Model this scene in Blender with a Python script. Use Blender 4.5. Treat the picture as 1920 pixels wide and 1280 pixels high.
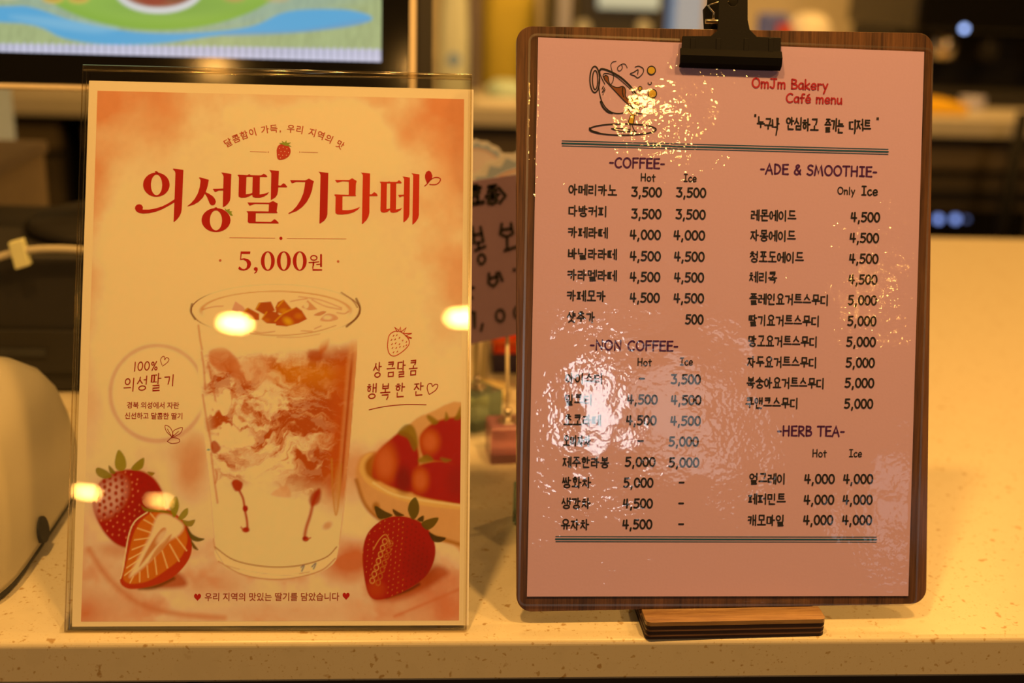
import bpy, math, random
import numpy as np
from mathutils import Vector, Matrix
from mathutils.geometry import tessellate_polygon

for o in list(bpy.data.objects):
    bpy.data.objects.remove(o)
SC = bpy.context.scene
COL = SC.collection
random.seed(4)
RNG = np.random.default_rng(7)
# counter top is z = 0 in the coordinates below; BASE lifts the whole room so that the floor is at z = 0
BASE = 0.95
UP = Vector((0, 0, BASE))

# ------------------------------------------------------------------ camera
F = 2200.0
CAM = Vector((0, 0, .3474))
CR = Vector((.99757, -.06182, .03208)); CU = Vector((-.01155, .30738, .95152)); CF = Vector((.06868, .94958, -.30592))
cam = bpy.data.cameras.new('camera'); cam.lens = F * 36 / 1920; cam.sensor_width = 36
cam.clip_start = .02; cam.clip_end = 60
cam.dof.use_dof = True; cam.dof.focus_distance = .64; cam.dof.aperture_fstop = 4.2
cob = bpy.data.objects.new('camera', cam); COL.objects.link(cob)
cob.matrix_world = Matrix.Translation(CAM + UP) @ Matrix((CR, CU, -CF)).transposed().to_4x4()
SC.camera = cob

def at(x, y, Y):
    d = CR * ((x - 960) / F) - CU * ((y - 640) / F) + CF
    return CAM + d * (Y / d.y)
def onplane(x, y, p0, n):
    d = CR * ((x - 960) / F) - CU * ((y - 640) / F) + CF
    return CAM + d * ((p0 - CAM).dot(n) / d.dot(n))
def ground(x, y, z=0.0):
    d = CR * ((x - 960) / F) - CU * ((y - 640) / F) + CF
    return CAM + d * ((z - CAM.z) / d.z)

# ------------------------------------------------------------------ light and exposure
WARM = (1.0, .485, .105)
SC.view_settings.view_transform = 'Standard'; SC.view_settings.look = 'None'
SC.view_settings.exposure = 0.0; SC.view_settings.gamma = 1.0; SC.view_settings.use_curve_mapping = False
w = bpy.data.worlds.new('world'); SC.world = w; w.use_nodes = True
w.node_tree.nodes['Background'].inputs[0].default_value = (.55, .75, 1.0, 1); w.node_tree.nodes['Background'].inputs[1].default_value = .12
CEIL = 1.65
LAMPS = [  # x, y, watts
    (-.73, -2.38, 4, .05), (.04, -2.32, 4, .05), (.785, -2.26, 6, .065), (-1.72, -4.2, 4, .055), (-1.40, -4.32, 1.2, .05), (2.25, -4.2, 5, .05),
    (-.28, .14, 19.5, .06), (.50, .14, 19.5, .06), (1.3, .14, 14, .06), (1.5, 1.1, 14, .06), (-1.3, .5, 4, .05),
    (-.1, 2.4, 11, .06), (.75, 2.6, 15, .06), (1.6, 3.0, 17, .06)]
def area(name, loc, rot, sx, sy, watts, color, shape='RECTANGLE'):
    l = bpy.data.lights.new(name, 'AREA'); l.energy = watts; l.color = color; l.shape = shape; l.size = sx
    if shape in ('RECTANGLE', 'ELLIPSE'): l.size_y = sy
    o = bpy.data.objects.new(name, l); COL.objects.link(o); o.location = Vector(loc) + UP; o.rotation_euler = rot
    return o
for (lx, ly, lw, lr) in LAMPS:
    area('downlight_lamp', (lx, ly, CEIL - .012), (0, 0, 0), lr * 2, 0, lw, WARM, 'DISK')
# daylight through the shop window behind the photographer
area('window_daylight', (1.0, -5.16, 1.2), (math.radians(90), 0, 0), .26, .52, 6.5, (.82, .88, .95))
area('window_daylight', (1.5, -5.16, 1.15), (math.radians(90), 0, 0), .50, .55, 2.2, (.85, .88, .9))
area('window_daylight', (2.75, -5.16, .6), (math.radians(90), 0, 0), .45, .35, .7, (.78, .88, 1.0))

# ------------------------------------------------------------------ helpers
MTX = {}
def lin(c): 
    c = np.asarray(c, float) / 255.0
    return np.where(c <= .04045, c / 12.92, ((c + .055) / 1.055) ** 2.4)
LIT = np.array([.96, .465, .104])     # what a white sheet sends back under these lamps
def alb(r, g, b, k=1.0):
    return tuple(np.clip(lin((r, g, b)) / LIT * k, .004, .9))
def mat(name, color, rough=.5, metal=0.0, noise=0.0, nscale=60, bump=0.0, emis=None, estr=0, trans=0.0, ior=1.45, spec=.5, stretch=None, attr=None, coat=0):
    m = bpy.data.materials.new(name); m.use_nodes = True; nt = m.node_tree; b = nt.nodes['Principled BSDF']
    b.inputs['Base Color'].default_value = (*color[:3], 1); b.inputs['Roughness'].default_value = rough
    b.inputs['Metallic'].default_value = metal; b.inputs['IOR'].default_value = ior
    b.inputs['Transmission Weight'].default_value = trans; b.inputs['Specular IOR Level'].default_value = spec
    b.inputs['Coat Weight'].default_value = coat; b.inputs['Coat Roughness'].default_value = .08
    if emis is not None:
        b.inputs['Emission Color'].default_value = (*emis, 1); b.inputs['Emission Strength'].default_value = estr
    if attr:
        a = nt.nodes.new('ShaderNodeAttribute'); a.attribute_name = attr; src = a.outputs['Color']
        nt.links.new(src, b.inputs['Base Color'])
        if estr:
            nt.links.new(src, b.inputs['Emission Color']); b.inputs['Emission Strength'].default_value = estr
    if noise or bump:
        tc = nt.nodes.new('ShaderNodeTexCoord'); mp = nt.nodes.new('ShaderNodeMapping'); n = nt.nodes.new('ShaderNodeTexNoise')
        nt.links.new(tc.outputs['Object'], mp.inputs[0]); nt.links.new(mp.outputs[0], n.inputs[0])
        if stretch: mp.inputs['Scale'].default_value = stretch
        n.inputs['Scale'].default_value = nscale; n.inputs['Detail'].default_value = 5
        if noise:
            r = nt.nodes.new('ShaderNodeMix'); r.data_type = 'RGBA'
            r.inputs[6].default_value = (*[min(1, c * (1 - noise)) for c in color[:3]], 1); r.inputs[7].default_value = (*[min(1, c * (1 + noise)) for c in color[:3]], 1)
            nt.links.new(n.outputs[0], r.inputs[0])
            if not attr: nt.links.new(r.outputs[2], b.inputs['Base Color'])
        if bump:
            bp = nt.nodes.new('ShaderNodeBump'); bp.inputs['Strength'].default_value = 1; bp.inputs['Distance'].default_value = bump
            nt.links.new(n.outputs[0], bp.inputs['Height']); nt.links.new(bp.outputs[0], b.inputs['Normal'])
    return m
def clear_mat(name, tint=(.97, .96, .93), rough=.02, ior=1.49, bumps=None, gain=1.0, base=0.0):
    """thin clear sheet: passes what lies behind, mirrors by Fresnel"""
    m = bpy.data.materials.new(name); m.use_nodes = True; nt = m.node_tree; nt.nodes.remove(nt.nodes['Principled BSDF'])
    out = nt.nodes['Material Output']; tr = nt.nodes.new('ShaderNodeBsdfTransparent'); gl = nt.nodes.new('ShaderNodeBsdfGlossy')
    mx = nt.nodes.new('ShaderNodeMixShader'); f0 = ((ior - 1) / (ior + 1)) ** 2; geo = nt.nodes.new('ShaderNodeNewGeometry'); dt = nt.nodes.new('ShaderNodeVectorMath'); dt.operation = 'DOT_PRODUCT'
    nt.links.new(geo.outputs['Incoming'], dt.inputs[0]); nt.links.new(geo.outputs['Normal'], dt.inputs[1])
    def mt(op, a, b=None, c=None):
        q = nt.nodes.new('ShaderNodeMath'); q.operation = op
        for i, x in enumerate((a, b, c)):
            if x is None: continue
            if isinstance(x, (int, float)): q.inputs[i].default_value = x
            else: nt.links.new(x, q.inputs[i])
        return q
    ab = mt('ABSOLUTE', dt.outputs['Value']); iv = mt('SUBTRACT', 1.0, ab.outputs[0]); pw = mt('POWER', iv.outputs[0], 5.0); fr = mt('MULTIPLY_ADD', pw.outputs[0], 1 - f0, f0)
    tr.inputs[0].default_value = (*tint, 1); gl.inputs['Roughness'].default_value = rough; gl.inputs['Color'].default_value = (1, 1, 1, 1)
    mu = nt.nodes.new('ShaderNodeMath'); mu.operation = 'MULTIPLY_ADD'; mu.inputs[1].default_value = gain; mu.inputs[2].default_value = base
    nt.links.new(fr.outputs[0], mu.inputs[0]); nt.links.new(mu.outputs[0], mx.inputs[0])
    nt.links.new(tr.outputs[0], mx.inputs[1]); nt.links.new(gl.outputs[0], mx.inputs[2]); nt.links.new(mx.outputs[0], out.inputs[0])
    if bumps:
        tc = nt.nodes.new('ShaderNodeTexCoord'); last = None
        prev = None
        for (sc, dist, det, strength_map) in bumps:
            n = nt.nodes.new('ShaderNodeTexNoise'); n.inputs['Scale'].default_value = sc; n.inputs['Detail'].default_value = det
            nt.links.new(tc.outputs['Object'], n.inputs[0])
            bp = nt.nodes.new('ShaderNodeBump'); bp.inputs['Distance'].default_value = dist; bp.inputs['Strength'].default_value = 1
            h = n.outputs[0]
            if strength_map:
                n2 = nt.nodes.new('ShaderNodeTexNoise'); n2.inputs['Scale'].default_value = strength_map; n2.inputs['Detail'].default_value = 2
                nt.links.new(tc.outputs['Object'], n2.inputs[0])
                rp = nt.nodes.new('ShaderNodeMapRange'); rp.inputs[1].default_value = .42; rp.inputs[2].default_value = .62; rp.inputs[3].default_value = .25; rp.inputs[4].default_value = 1.0
                nt.links.new(n2.outputs[0], rp.inputs[0]); nt.links.new(rp.outputs[0], bp.inputs['Strength'])
            nt.links.new(h, bp.inputs['Height'])
            if prev is not None: nt.links.new(prev, bp.inputs['Normal'])
            prev = bp.outputs[0]
        nt.links.new(prev, gl.inputs['Normal'])
    return m

def tag(o, label=None, cat=None, group=None, kind=None):
    if label: o['label'] = label
    if cat: o['category'] = cat
    if group: o['group'] = group
    if kind: o['kind'] = kind
    return o
def empty(name, m, label, cat, group=None):
    """m: 4x4 matrix in counter coordinates"""
    o = bpy.data.objects.new(name, None); COL.objects.link(o); o.empty_display_size = .02
    o.matrix_world = Matrix.Translation(UP) @ m; MTX[o] = m.copy()
    return tag(o, label, cat, group)
class MB:
    def __init__(s): s.v = []; s.f = []; s.sm = []
    def add(s, vs, fs, smooth=False):
        b = len(s.v); s.v += [tuple(v) for v in vs]; s.f += [tuple(i + b for i in f) for f in fs]; s.sm += [smooth] * len(fs)
    def box(s, x0, x1, y0, y1, z0, z1):
        s.add([(x0, y0, z0), (x1, y0, z0), (x1, y1, z0), (x0, y1, z0), (x0, y0, z1), (x1, y0, z1), (x1, y1, z1), (x0, y1, z1)],
              [(0, 3, 2, 1), (4, 5, 6, 7), (0, 1, 5, 4), (1, 2, 6, 5), (2, 3, 7, 6), (3, 0, 4, 7)])
        return s
    def prism(s, pts, z0, z1, holes=()):
        """outline in xy, extruded z0..z1, optional holes"""
        loops = [list(pts)] + [list(h) for h in holes]
        polys = [[Vector((p[0], p[1], 0)) for p in l] for l in loops]
        tris = tessellate_polygon(polys); flat = [p for l in loops for p in l]; n = len(flat); b = len(s.v)
        s.v += [(p[0], p[1], z0) for p in flat] + [(p[0], p[1], z1) for p in flat]
        for t in tris:
            a, c, d = t
            ar = (flat[c][0] - flat[a][0]) * (flat[d][1] - flat[a][1]) - (flat[c][1] - flat[a][1]) * (flat[d][0] - flat[a][0])
            if ar < 0: a, c, d = a, d, c
            s.f.append((b + n + a, b + n + c, b + n + d)); s.sm.append(False)
            if z0 != z1: s.f.append((b + a, b + d, b + c)); s.sm.append(False)
        if z0 != z1:
            k = 0
            for li, l in enumerate(loops):
                A = sum(l[i][0] * l[(i + 1) % len(l)][1] - l[(i + 1) % len(l)][0] * l[i][1] for i in range(len(l)))
                for i in range(len(l)):
                    i0, i1 = k + i, k + (i + 1) % len(l)
                    q = (b + i0, b + i1, b + n + i1, b + n + i0)
                    if (A < 0) != (li > 0): q = q[::-1]
                    s.f.append(q); s.sm.append(False)
                k += len(l)
        return s
    def tube(s, pts, r, n=10, caps=True):
        pts = [Vector(p) for p in pts]; rings = []
        rr = r if isinstance(r, (list, tuple)) else [r] * len(pts)
        up = None
        for i, p in enumerate(pts):
            t = (pts[min(i + 1, len(pts) - 1)] - pts[max(i - 1, 0)]).normalized()
            if up is None:
                a = Vector((0, 0, 1)) if abs(t.z) < .9 else Vector((1, 0, 0)); up = (a - t * a.dot(t)).normalized()
            else: up = (up - t * up.dot(t)).normalized()
            sd = t.cross(up)
            rings.append([p + (up * math.cos(2 * math.pi * k / n) + sd * math.sin(2 * math.pi * k / n)) * rr[i] for k in range(n)])
        b = len(s.v)
        for rg in rings: s.v += [tuple(v) for v in rg]
        for i in range(len(pts) - 1):
            for k in range(n):
                s.f.append((b + i * n + k, b + i * n + (k + 1) % n, b + (i + 1) * n + (k + 1) % n, b + (i + 1) * n + k)); s.sm.append(True)
        if caps:
            s.f.append(tuple(b + k for k in range(n))[::-1]); s.sm.append(False)
            s.f.append(tuple(b + (len(pts) - 1) * n + k for k in range(n))); s.sm.append(False)
        return s
    def lathe(s, prof, c=(0, 0, 0), n=24, sq=None):
        """prof: (radius, height) from the bottom up round the z axis; sq: superellipse exponent and half sizes"""
        b = len(s.v)
        for (r, z) in prof:
            for k in range(n):
                a = 2 * math.pi * k / n; x, y = math.cos(a), math.sin(a)
                if sq:
                    x = math.copysign(abs(x) ** (2 / sq[0]), x) * sq[1]; y = math.copysign(abs(y) ** (2 / sq[0]), y) * sq[2]
                s.v.append((c[0] + r * x, c[1] + r * y, c[2] + z))
        m = len(prof)
        for i in range(m - 1):
            for k in range(n):
                s.f.append((b + i * n + k, b + i * n + (k + 1) % n, b + (i + 1) * n + (k + 1) % n, b + (i + 1) * n + k)); s.sm.append(True)
        s.f.append(tuple(b + k for k in range(n))[::-1]); s.sm.append(False)
        s.f.append(tuple(b + (m - 1) * n + k for k in range(n))); s.sm.append(True)
        return s
    def build(s, name, material, parent=None, local=False, bevel=0, label=None, xf=None):
        """local: the points are already in the parent's frame"""
        me = bpy.data.meshes.new(name); vs = s.v
        if xf is not None: vs = [xf @ Vector(v) for v in vs]
        if parent is not None and not local:
            inv = MTX[parent].inverted(); vs = [inv @ Vector(v) for v in vs]
        me.from_pydata([tuple(v) for v in vs], [], s.f); me.polygons.foreach_set('use_smooth', s.sm); me.materials.append(material); me.update()
        o = bpy.data.objects.new(name, me); COL.objects.link(o)
        if parent is not None:
            o.parent = parent; MTX[o] = MTX[parent].copy()
        else:
            # a mesh standing by itself: origin at the centre of its underside
            P = np.array([tuple(v) for v in vs]); c = Vector(((P[:, 0].min() + P[:, 0].max()) / 2, (P[:, 1].min() + P[:, 1].max()) / 2, P[:, 2].min()))
            me.transform(Matrix.Translation(-c)); o.location = c + UP; MTX[o] = Matrix.Translation(c)
        if bevel:
            md = o.modifiers.new('bevel', 'BEVEL'); md.width = bevel; md.segments = 3; md.limit_method = 'ANGLE'; md.angle_limit = .7
            for p in me.polygons: p.use_smooth = True
            md.harden_normals = True
        if label: o['label'] = label
        return o
def rrect(x0, x1, y0, y1, r, n=6):
    out = []
    for cx, cy, a0 in ((x1 - r, y1 - r, 0), (x0 + r, y1 - r, 90), (x0 + r, y0 + r, 180), (x1 - r, y0 + r, 270)):
        for i in range(n + 1):
            a = math.radians(a0 + 90 * i / n); out.append((cx + r * math.cos(a), cy + r * math.sin(a)))
    return out
def arc(cx, cy, rx, ry, a0=0, a1=360, n=18):
    return [(cx + rx * math.cos(math.radians(a0 + (a1 - a0) * i / n)), cy + ry * math.sin(math.radians(a0 + (a1 - a0) * i / n))) for i in range(n + 1)]
def curve(pts, closed=False, k=6):
    P = [np.array(p[:2], float) for p in pts]; n = len(P); out = []
    for i in range(n if closed else n - 1):
        a = P[(i - 1) % n] if closed or i > 0 else P[0]; b = P[i]; c = P[(i + 1) % n]; d = P[(i + 2) % n] if closed or i + 2 < n else P[-1]
        for j in range(k):
            t = j / k
            out.append(tuple(.5 * ((2 * b) + (-a + c) * t + (2 * a - 5 * b + 4 * c - d) * t * t + (-a + 3 * b - 3 * c + d) * t ** 3)))
    if not closed: out.append(tuple(P[-1]))
    return out

# ------------------------------------------------------------------ a monoline pen: Hangul, figures and comic capitals
def seg(box, st):
    x0, y0, x1, y1 = box
    return [[(x0 + p[0] * (x1 - x0), y0 + p[1] * (y1 - y0)) for p in s] for s in st]
CIR = arc(.5, .5, .5, .5, -90, 270, 16)
_S = [[(.5, 0), (.42, .45), (0, 1)], [(.46, .38), (.7, .72), (1, 1)]]
_J = [[(.05, .05), (.95, .05)], [(.52, .08), (.42, .5), (0, 1)], [(.47, .42), (.7, .75), (1, 1)]]
CONS = {
    'ㄱ': [[(0, .05), (.95, .05), (.9, .55), (.75, 1)]], 'ㄴ': [[(.03, 0), (.03, .95), (1, .95)]], 'ㄷ': [[(1, .05), (.05, .05), (.05, .95), (1, .95)]],
    'ㄹ': [[(.02, .02), (.95, .02), (.95, .48), (.05, .5), (.05, .98), (1, .98)]], 'ㅁ': [[(.05, .05), (.95, .05), (.95, .95), (.05, .95), (.05, .05)]],
    'ㅂ': [[(.05, 0), (.05, .95), (.95, .95), (.95, 0)], [(.05, .5), (.95, .5)]], 'ㅅ': _S, 'ㅇ': [CIR], 'ㅈ': _J,
    'ㅊ': [[(.3, -.02), (.7, -.02)]] + seg((0, .25, 1, 1), _J), 'ㅋ': [[(0, .05), (.95, .05), (.9, .55), (.75, 1)], [(0, .5), (.9, .46)]],
    'ㅌ': [[(1, .02), (.05, .02), (.05, .98), (1, .98)], [(.05, .5), (.95, .5)]], 'ㅍ': [[(0, .05), (1, .05)], [(.3, .05), (.32, .95)], [(.7, .05), (.68, .95)], [(0, .95), (1, .95)]],
    'ㅎ': [[(.3, -.02), (.7, -.02)], [(0, .26), (1, .26)]] + [arc(.5, .7, .36, .29, -90, 270, 14)]}
for a, b in (('ㄲ', 'ㄱ'), ('ㄸ', 'ㄷ'), ('ㅃ', 'ㅂ'), ('ㅆ', 'ㅅ'), ('ㅉ', 'ㅈ')):
    CONS[a] = seg((0, 0, .46, 1), CONS[b]) + seg((.54, 0, 1, 1), CONS[b])
INI = 'ㄱㄲㄴㄷㄸㄹㅁㅂㅃㅅㅆㅇㅈㅉㅊㅋㅌㅍㅎ'; VOW = 'ㅏㅐㅑㅒㅓㅔㅕㅖㅗㅘㅙㅚㅛㅜㅝㅞㅟㅠㅡㅢㅣ'
FIN = ' ,ㄱ,ㄲ,ㄳ,ㄴ,ㄵ,ㄶ,ㄷ,ㄹ,ㄺ,ㄻ,ㄼ,ㄽ,ㄾ,ㄿ,ㅀ,ㅁ,ㅂ,ㅄ,ㅅ,ㅆ,ㅇ,ㅈ,ㅊ,ㅋ,ㅌ,ㅍ,ㅎ'.split(',')
VV = {'ㅏ': [[(.1, 0), (.1, 1)], [(.1, .48), (1, .48)]], 'ㅑ': [[(.1, 0), (.1, 1)], [(.1, .33), (1, .33)], [(.1, .63), (1, .63)]], 'ㅓ': [[(.8, 0), (.8, 1)], [(.0, .45), (.8, .45)]],
      'ㅕ': [[(.8, 0), (.8, 1)], [(.05, .3), (.8, .3)], [(.05, .6), (.8, .6)]], 'ㅣ': [[(.6, 0), (.6, 1)]], 'ㅐ': [[(.1, .02), (.1, .95)], [(.1, .48), (.9, .48)], [(.9, 0), (.9, 1)]],
      'ㅔ': [[(.42, .03), (.42, .95)], [(-.1, .48), (.42, .48)], [(1, 0), (1, 1)]], 'ㅖ': [[(.42, .03), (.42, .95)], [(-.1, .33), (.42, .33)], [(-.1, .63), (.42, .63)], [(1, 0), (1, 1)]]}
HV = {'ㅗ': [[(0, 1), (1, 1)], [(.5, 1), (.5, .1)]], 'ㅛ': [[(0, 1), (1, 1)], [(.33, 1), (.33, .1)], [(.67, 1), (.67, .1)]], 'ㅜ': [[(0, .1), (1, .1)], [(.5, .1), (.5, 1)]],
      'ㅠ': [[(0, .1), (1, .1)], [(.33, .1), (.31, 1)], [(.67, .1), (.67, 1)]], 'ㅡ': [[(0, .5), (1, .5)]]}
COMP = {'ㅘ': 'ㅗㅏ', 'ㅙ': 'ㅗㅐ', 'ㅚ': 'ㅗㅣ', 'ㅝ': 'ㅜㅓ', 'ㅞ': 'ㅜㅔ', 'ㅟ': 'ㅜㅣ', 'ㅢ': 'ㅡㅣ'}
def hangul(ch):
    k = ord(ch) - 0xAC00; i, v, f = INI[k // 588], VOW[(k % 588) // 28], FIN[k % 28].strip()
    h = .58 if f else 1.0; out = []
    if v in VV:
        wide = v in 'ㅐㅔㅖ'
        out += seg((.04, .06 if f else .14, .37 if wide else .5, h * (.86 if f else .8)), CONS[i]); out += seg((.57 if wide else .64, 0, .93 if wide else .92, h if f else .97), VV[v])
    elif v in HV:
        out += seg((.2, .0, .8, .30 if f else .46), CONS[i]); out += seg((.04, .34, .96, .54) if f else (.04, .54, .96, .9), HV[v])
    else:
        a, b = COMP[v]
        out += seg((.08, .02, .52, .30 if f else .46), CONS[i]); out += seg((.0, .36, .62, .56) if f else (.0, .54, .62, .86), HV[a]); out += seg((.7, 0, .96, h if f else 1), VV[b])
    if f: out += seg((.2, .68, .84, .98), CONS[f])
    return out, 1.0
def A(*a, **k): return arc(*a, **k)
LAT = {  # glyph: (width, strokes), cap height 1, y down
    '0': (.62, [A(.31, .5, .27, .47, -90, 270)]), '5': (.6, [[(.55, .03), (.13, .05), (.1, .45)], curve([(.1, .45), (.35, .4), (.54, .62), (.42, .9), (.2, .98), (.02, .92)])]),
    '4': (.62, [[(.12, .1), (.05, .62), (.6, .62)], [(.42, .05), (.4, .98)]]), '3': (.6, [[(.05, .04), (.5, .04), (.28, .42)], curve([(.28, .42), (.52, .52), (.52, .85), (.28, .97), (.02, .9)])]),
    '1': (.3, [[(.15, 0), (.13, 1)]]), ',': (.34, [[(.18, .92), (.12, 1.2)]]), '-': (.42, [[(.05, .55), (.36, .55)]]), '–': (.6, [[(.08, .5), (.52, .5)]]), ' ': (.38, []),
    'C': (.72, [curve([(.66, .16), (.45, .04), (.16, .25), (.07, .6), (.22, .92), (.46, .98), (.66, .88)])]), 'O': (.82, [A(.41, .5, .35, .47, -90, 270)]),
    'F': (.6, [[(.1, .03), (.1, .98)], [(.1, .04), (.58, .02)], [(.1, .45), (.5, .44)]]), 'E': (.62, [[(.58, .03), (.1, .04), (.1, .97), (.6, .97)], [(.1, .47), (.52, .45)]]),
    'N': (.78, [[(.1, 1), (.1, .05), (.66, .95), (.66, .02)]]), 'A': (.74, [[(.03, 1), (.38, .02), (.68, 1)], [(.16, .64), (.58, .62)]]),
    'D': (.72, [[(.1, .03), (.1, .97)], curve([(.1, .03), (.45, .12), (.63, .48), (.45, .86), (.1, .97)])]), '&': (.72, [curve([(.64, .95), (.28, .42), (.22, .15), (.4, .04), (.5, .2), (.2, .48), (.06, .78), (.25, .97), (.5, .85), (.62, .52)])]),
    'S': (.62, [curve([(.56, .12), (.35, .02), (.12, .18), (.2, .42), (.5, .56), (.54, .82), (.3, .98), (.04, .88)])]), 'M': (.92, [[(.06, 1), (.22, .03), (.44, .8), (.66, .03), (.84, 1)]]),
    'T': (.7, [[(.02, .04), (.68, .03)], [(.35, .04), (.34, .98)]]), 'H': (.76, [[(.1, .02), (.1, .98)], [(.64, .02), (.63, .98)], [(.1, .5), (.64, .48)]]), 'I': (.56, [[(.06, .04), (.5, .04)], [(.28, .04), (.28, .96)], [(.05, .96), (.5, .96)]]),
    'R': (.66, [[(.1, 1), (.1, .04)], curve([(.1, .04), (.5, .1), (.5, .4), (.1, .55)]), [(.12, .55), (.62, 1)]]), 'B': (.64, [[(.1, .03), (.1, .97)], curve([(.1, .03), (.48, .1), (.44, .38), (.1, .47)]), curve([(.1, .47), (.55, .58), (.52, .9), (.1, .97)])]),
    'J': (.68, [[(.1, .04), (.64, .04)], curve([(.42, .04), (.42, .7), (.3, .96), (.05, .85)])]), 'm': (.82, [[(.08, .38), (.08, 1)], curve([(.08, .6), (.22, .4), (.38, .5), (.39, 1)]), curve([(.39, .6), (.54, .4), (.7, .5), (.71, 1)])]),
    'a': (.58, [curve([(.48, .42), (.25, .4), (.07, .68), (.2, .96), (.45, .8), (.48, .42)]), [(.48, .42), (.52, 1)]]), 'k': (.54, [[(.08, .02), (.08, 1)], [(.46, .4), (.1, .7), (.5, 1)]]), 'e': (.58, [curve([(.1, .7), (.5, .66), (.42, .42), (.2, .42), (.06, .7), (.2, .97), (.5, .9)])]),
    'r': (.46, [[(.08, .4), (.1, 1)], curve([(.1, .62), (.24, .42), (.42, .46)])]), 'y': (.54, [[(.05, .4), (.27, .88)], [(.5, .38), (.14, 1.36)]]), 'f': (.48, [curve([(.46, .08), (.26, .08), (.2, .35), (.2, 1)]), [(.03, .48), (.42, .46)]]),
    'é': (.58, [curve([(.1, .7), (.5, .66), (.42, .42), (.2, .42), (.06, .7), (.2, .97), (.5, .9)]), [(.22, .24), (.4, .08)]]), 'n': (.56, [[(.08, .38), (.08, 1)], curve([(.08, .6), (.26, .4), (.44, .52), (.46, 1)])]),
    'u': (.56, [curve([(.07, .4), (.08, .85), (.24, .98), (.44, .75)]), [(.44, .4), (.47, 1)]]), 'o': (.6, [A(.29, .7, .24, .29, -90, 270)]), 't': (.48, [curve([(.22, .14), (.21, .8), (.26, 1)]), [(.03, .42), (.43, .4)]]),
    'c': (.54, [curve([(.48, .48), (.3, .4), (.08, .62), (.14, .9), (.32, .98), (.5, .88)])]), 'l': (.26, [[(.12, 0), (.12, 1)]]), '%': (.8, [[(.62, .02), (.16, 1)], A(.2, .25, .13, .17, -90, 270), A(.6, .8, .13, .17, -90, 270)]),
    '"': (.4, [[(.1, 0), (.08, .25)], [(.26, 0), (.24, .25)]]), '>': (.5, [[(.05, .1), (.45, .45), (.05, .9)]]), '<': (.5, [[(.45, .1), (.05, .45), (.45, .9)]])}
def glyph(ch):
    if 0xAC00 <= ord(ch) <= 0xD7A3: return hangul(ch)
    wd, st = LAT[ch]; return st, wd
def text_strokes(s, track=.08, jitter=0.0, capk=1.0):
    x = 0; out = []; rnd = random.Random(len(s) * 7 + ord(s[0]))
    for ch in s:
        st, wd = glyph(ch); k = 1.0 if ord(ch) > 0xAC00 else capk
        dy = rnd.uniform(-jitter, jitter); ang = rnd.uniform(-jitter, jitter) * 1.2
        for q in st: out.append([(x + p[0] * k - ang * (p[1] - .5), p[1] * k + (1 - k) * .5 + dy) for p in q])
        x += wd * k + track
    return out, x - track
def ribbon(mb, pts, wdt, z, taper=False):
    """flat inked line with round ends"""
    pts = [np.array(p, float) for p in pts]; n = len(pts)
    ws = wdt if isinstance(wdt, (list, tuple)) else [wdt] * n
    L = []; R = []
    for i in range(n):
        a = pts[max(i - 1, 0)]; c = pts[min(i + 1, n - 1)]; t = c - a; l = np.hypot(*t) or 1e-9; t = t / l
        if 0 < i < n - 1:
            t1 = pts[i] - a; t2 = c - pts[i]; t1 = t1 / (np.hypot(*t1) or 1e-9); t2 = t2 / (np.hypot(*t2) or 1e-9); cs = max(.5, math.sqrt(max(0, (1 + float(t1 @ t2)) / 2)))
        else: cs = 1
        nn = np.array([-t[1], t[0]]) * ws[i] / 2 / cs; L.append(pts[i] + nn); R.append(pts[i] - nn)
    b = len(mb.v); mb.v += [(p[0], p[1], z) for p in L] + [(p[0], p[1], z) for p in R]
    for i in range(n - 1): mb.f.append((b + n + i, b + n + i + 1, b + i + 1, b + i)); mb.sm.append(False)
    for i in (0, n - 1):
        c = pts[i]; r = ws[i] / 2; b = len(mb.v); mb.v += [(c[0] + r * math.cos(a * math.pi / 4), c[1] + r * math.sin(a * math.pi / 4), z) for a in range(8)]
        mb.f.append(tuple(range(b, b + 8))); mb.sm.append(False)

class Sheet:
    """a flat sheet: local millimetre-true frame (origin bottom middle, x right, y up, z towards the reader) and the drafting grid its print is laid out on"""
    def __init__(s, bl, br, tr, tl, k=1.0):
        q = [CAM + (Vector(p) - CAM) * k for p in (bl, br, tr, tl)]
        s.o = (q[0] + q[1]) / 2; s.x = (q[1] - q[0]).normalized(); up = q[3] - q[0]; s.y = (up - s.x * up.dot(s.x)).normalized(); s.z = s.x.cross(s.y)
        s.m = Matrix.Translation(s.o) @ Matrix((s.x, s.y, s.z)).transposed().to_4x4()
    def g(s, u, v):
        p = onplane(u, v, s.o, s.z) - s.o; return (p.dot(s.x), p.dot(s.y))
    def inv(s, X, Y):
        P = np.array(s.o)[None] + np.outer(X, s.x) + np.outer(Y, s.y) - np.array(CAM)[None]
        z = P @ np.array(CF); return 960 + F * (P @ np.array(CR)) / z, 640 - F * (P @ np.array(CU)) / z
def sheet_text(mb, sh, s, u0, u1, v, hp, wp, z, track=.08, jitter=0.0, capk=1.0, tilt=0.0, slant=0.0):
    """u0..u1: drafting x range, v: middle of the line, hp: height, wp: pen width, all in drafting units"""
    st, wd = text_strokes(s, track, jitter, capk); x0, y0 = sh.g(u0, v); x1, _ = sh.g(u1, v); un = (x1 - x0) / (u1 - u0)
    sx = (x1 - x0 - wp * un) / wd; sy = hp * un; ca, sa = math.cos(tilt), math.sin(tilt)
    for q in st:
        P = []
        for p in q:
            a = wp * un / 2 + p[0] * sx + slant * (.5 - p[1]) * sy; b = (.5 - p[1]) * sy
            P.append((x0 + a * ca - b * sa, y0 + a * sa + b * ca))
        ribbon(mb, P, wp * un, z)

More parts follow.
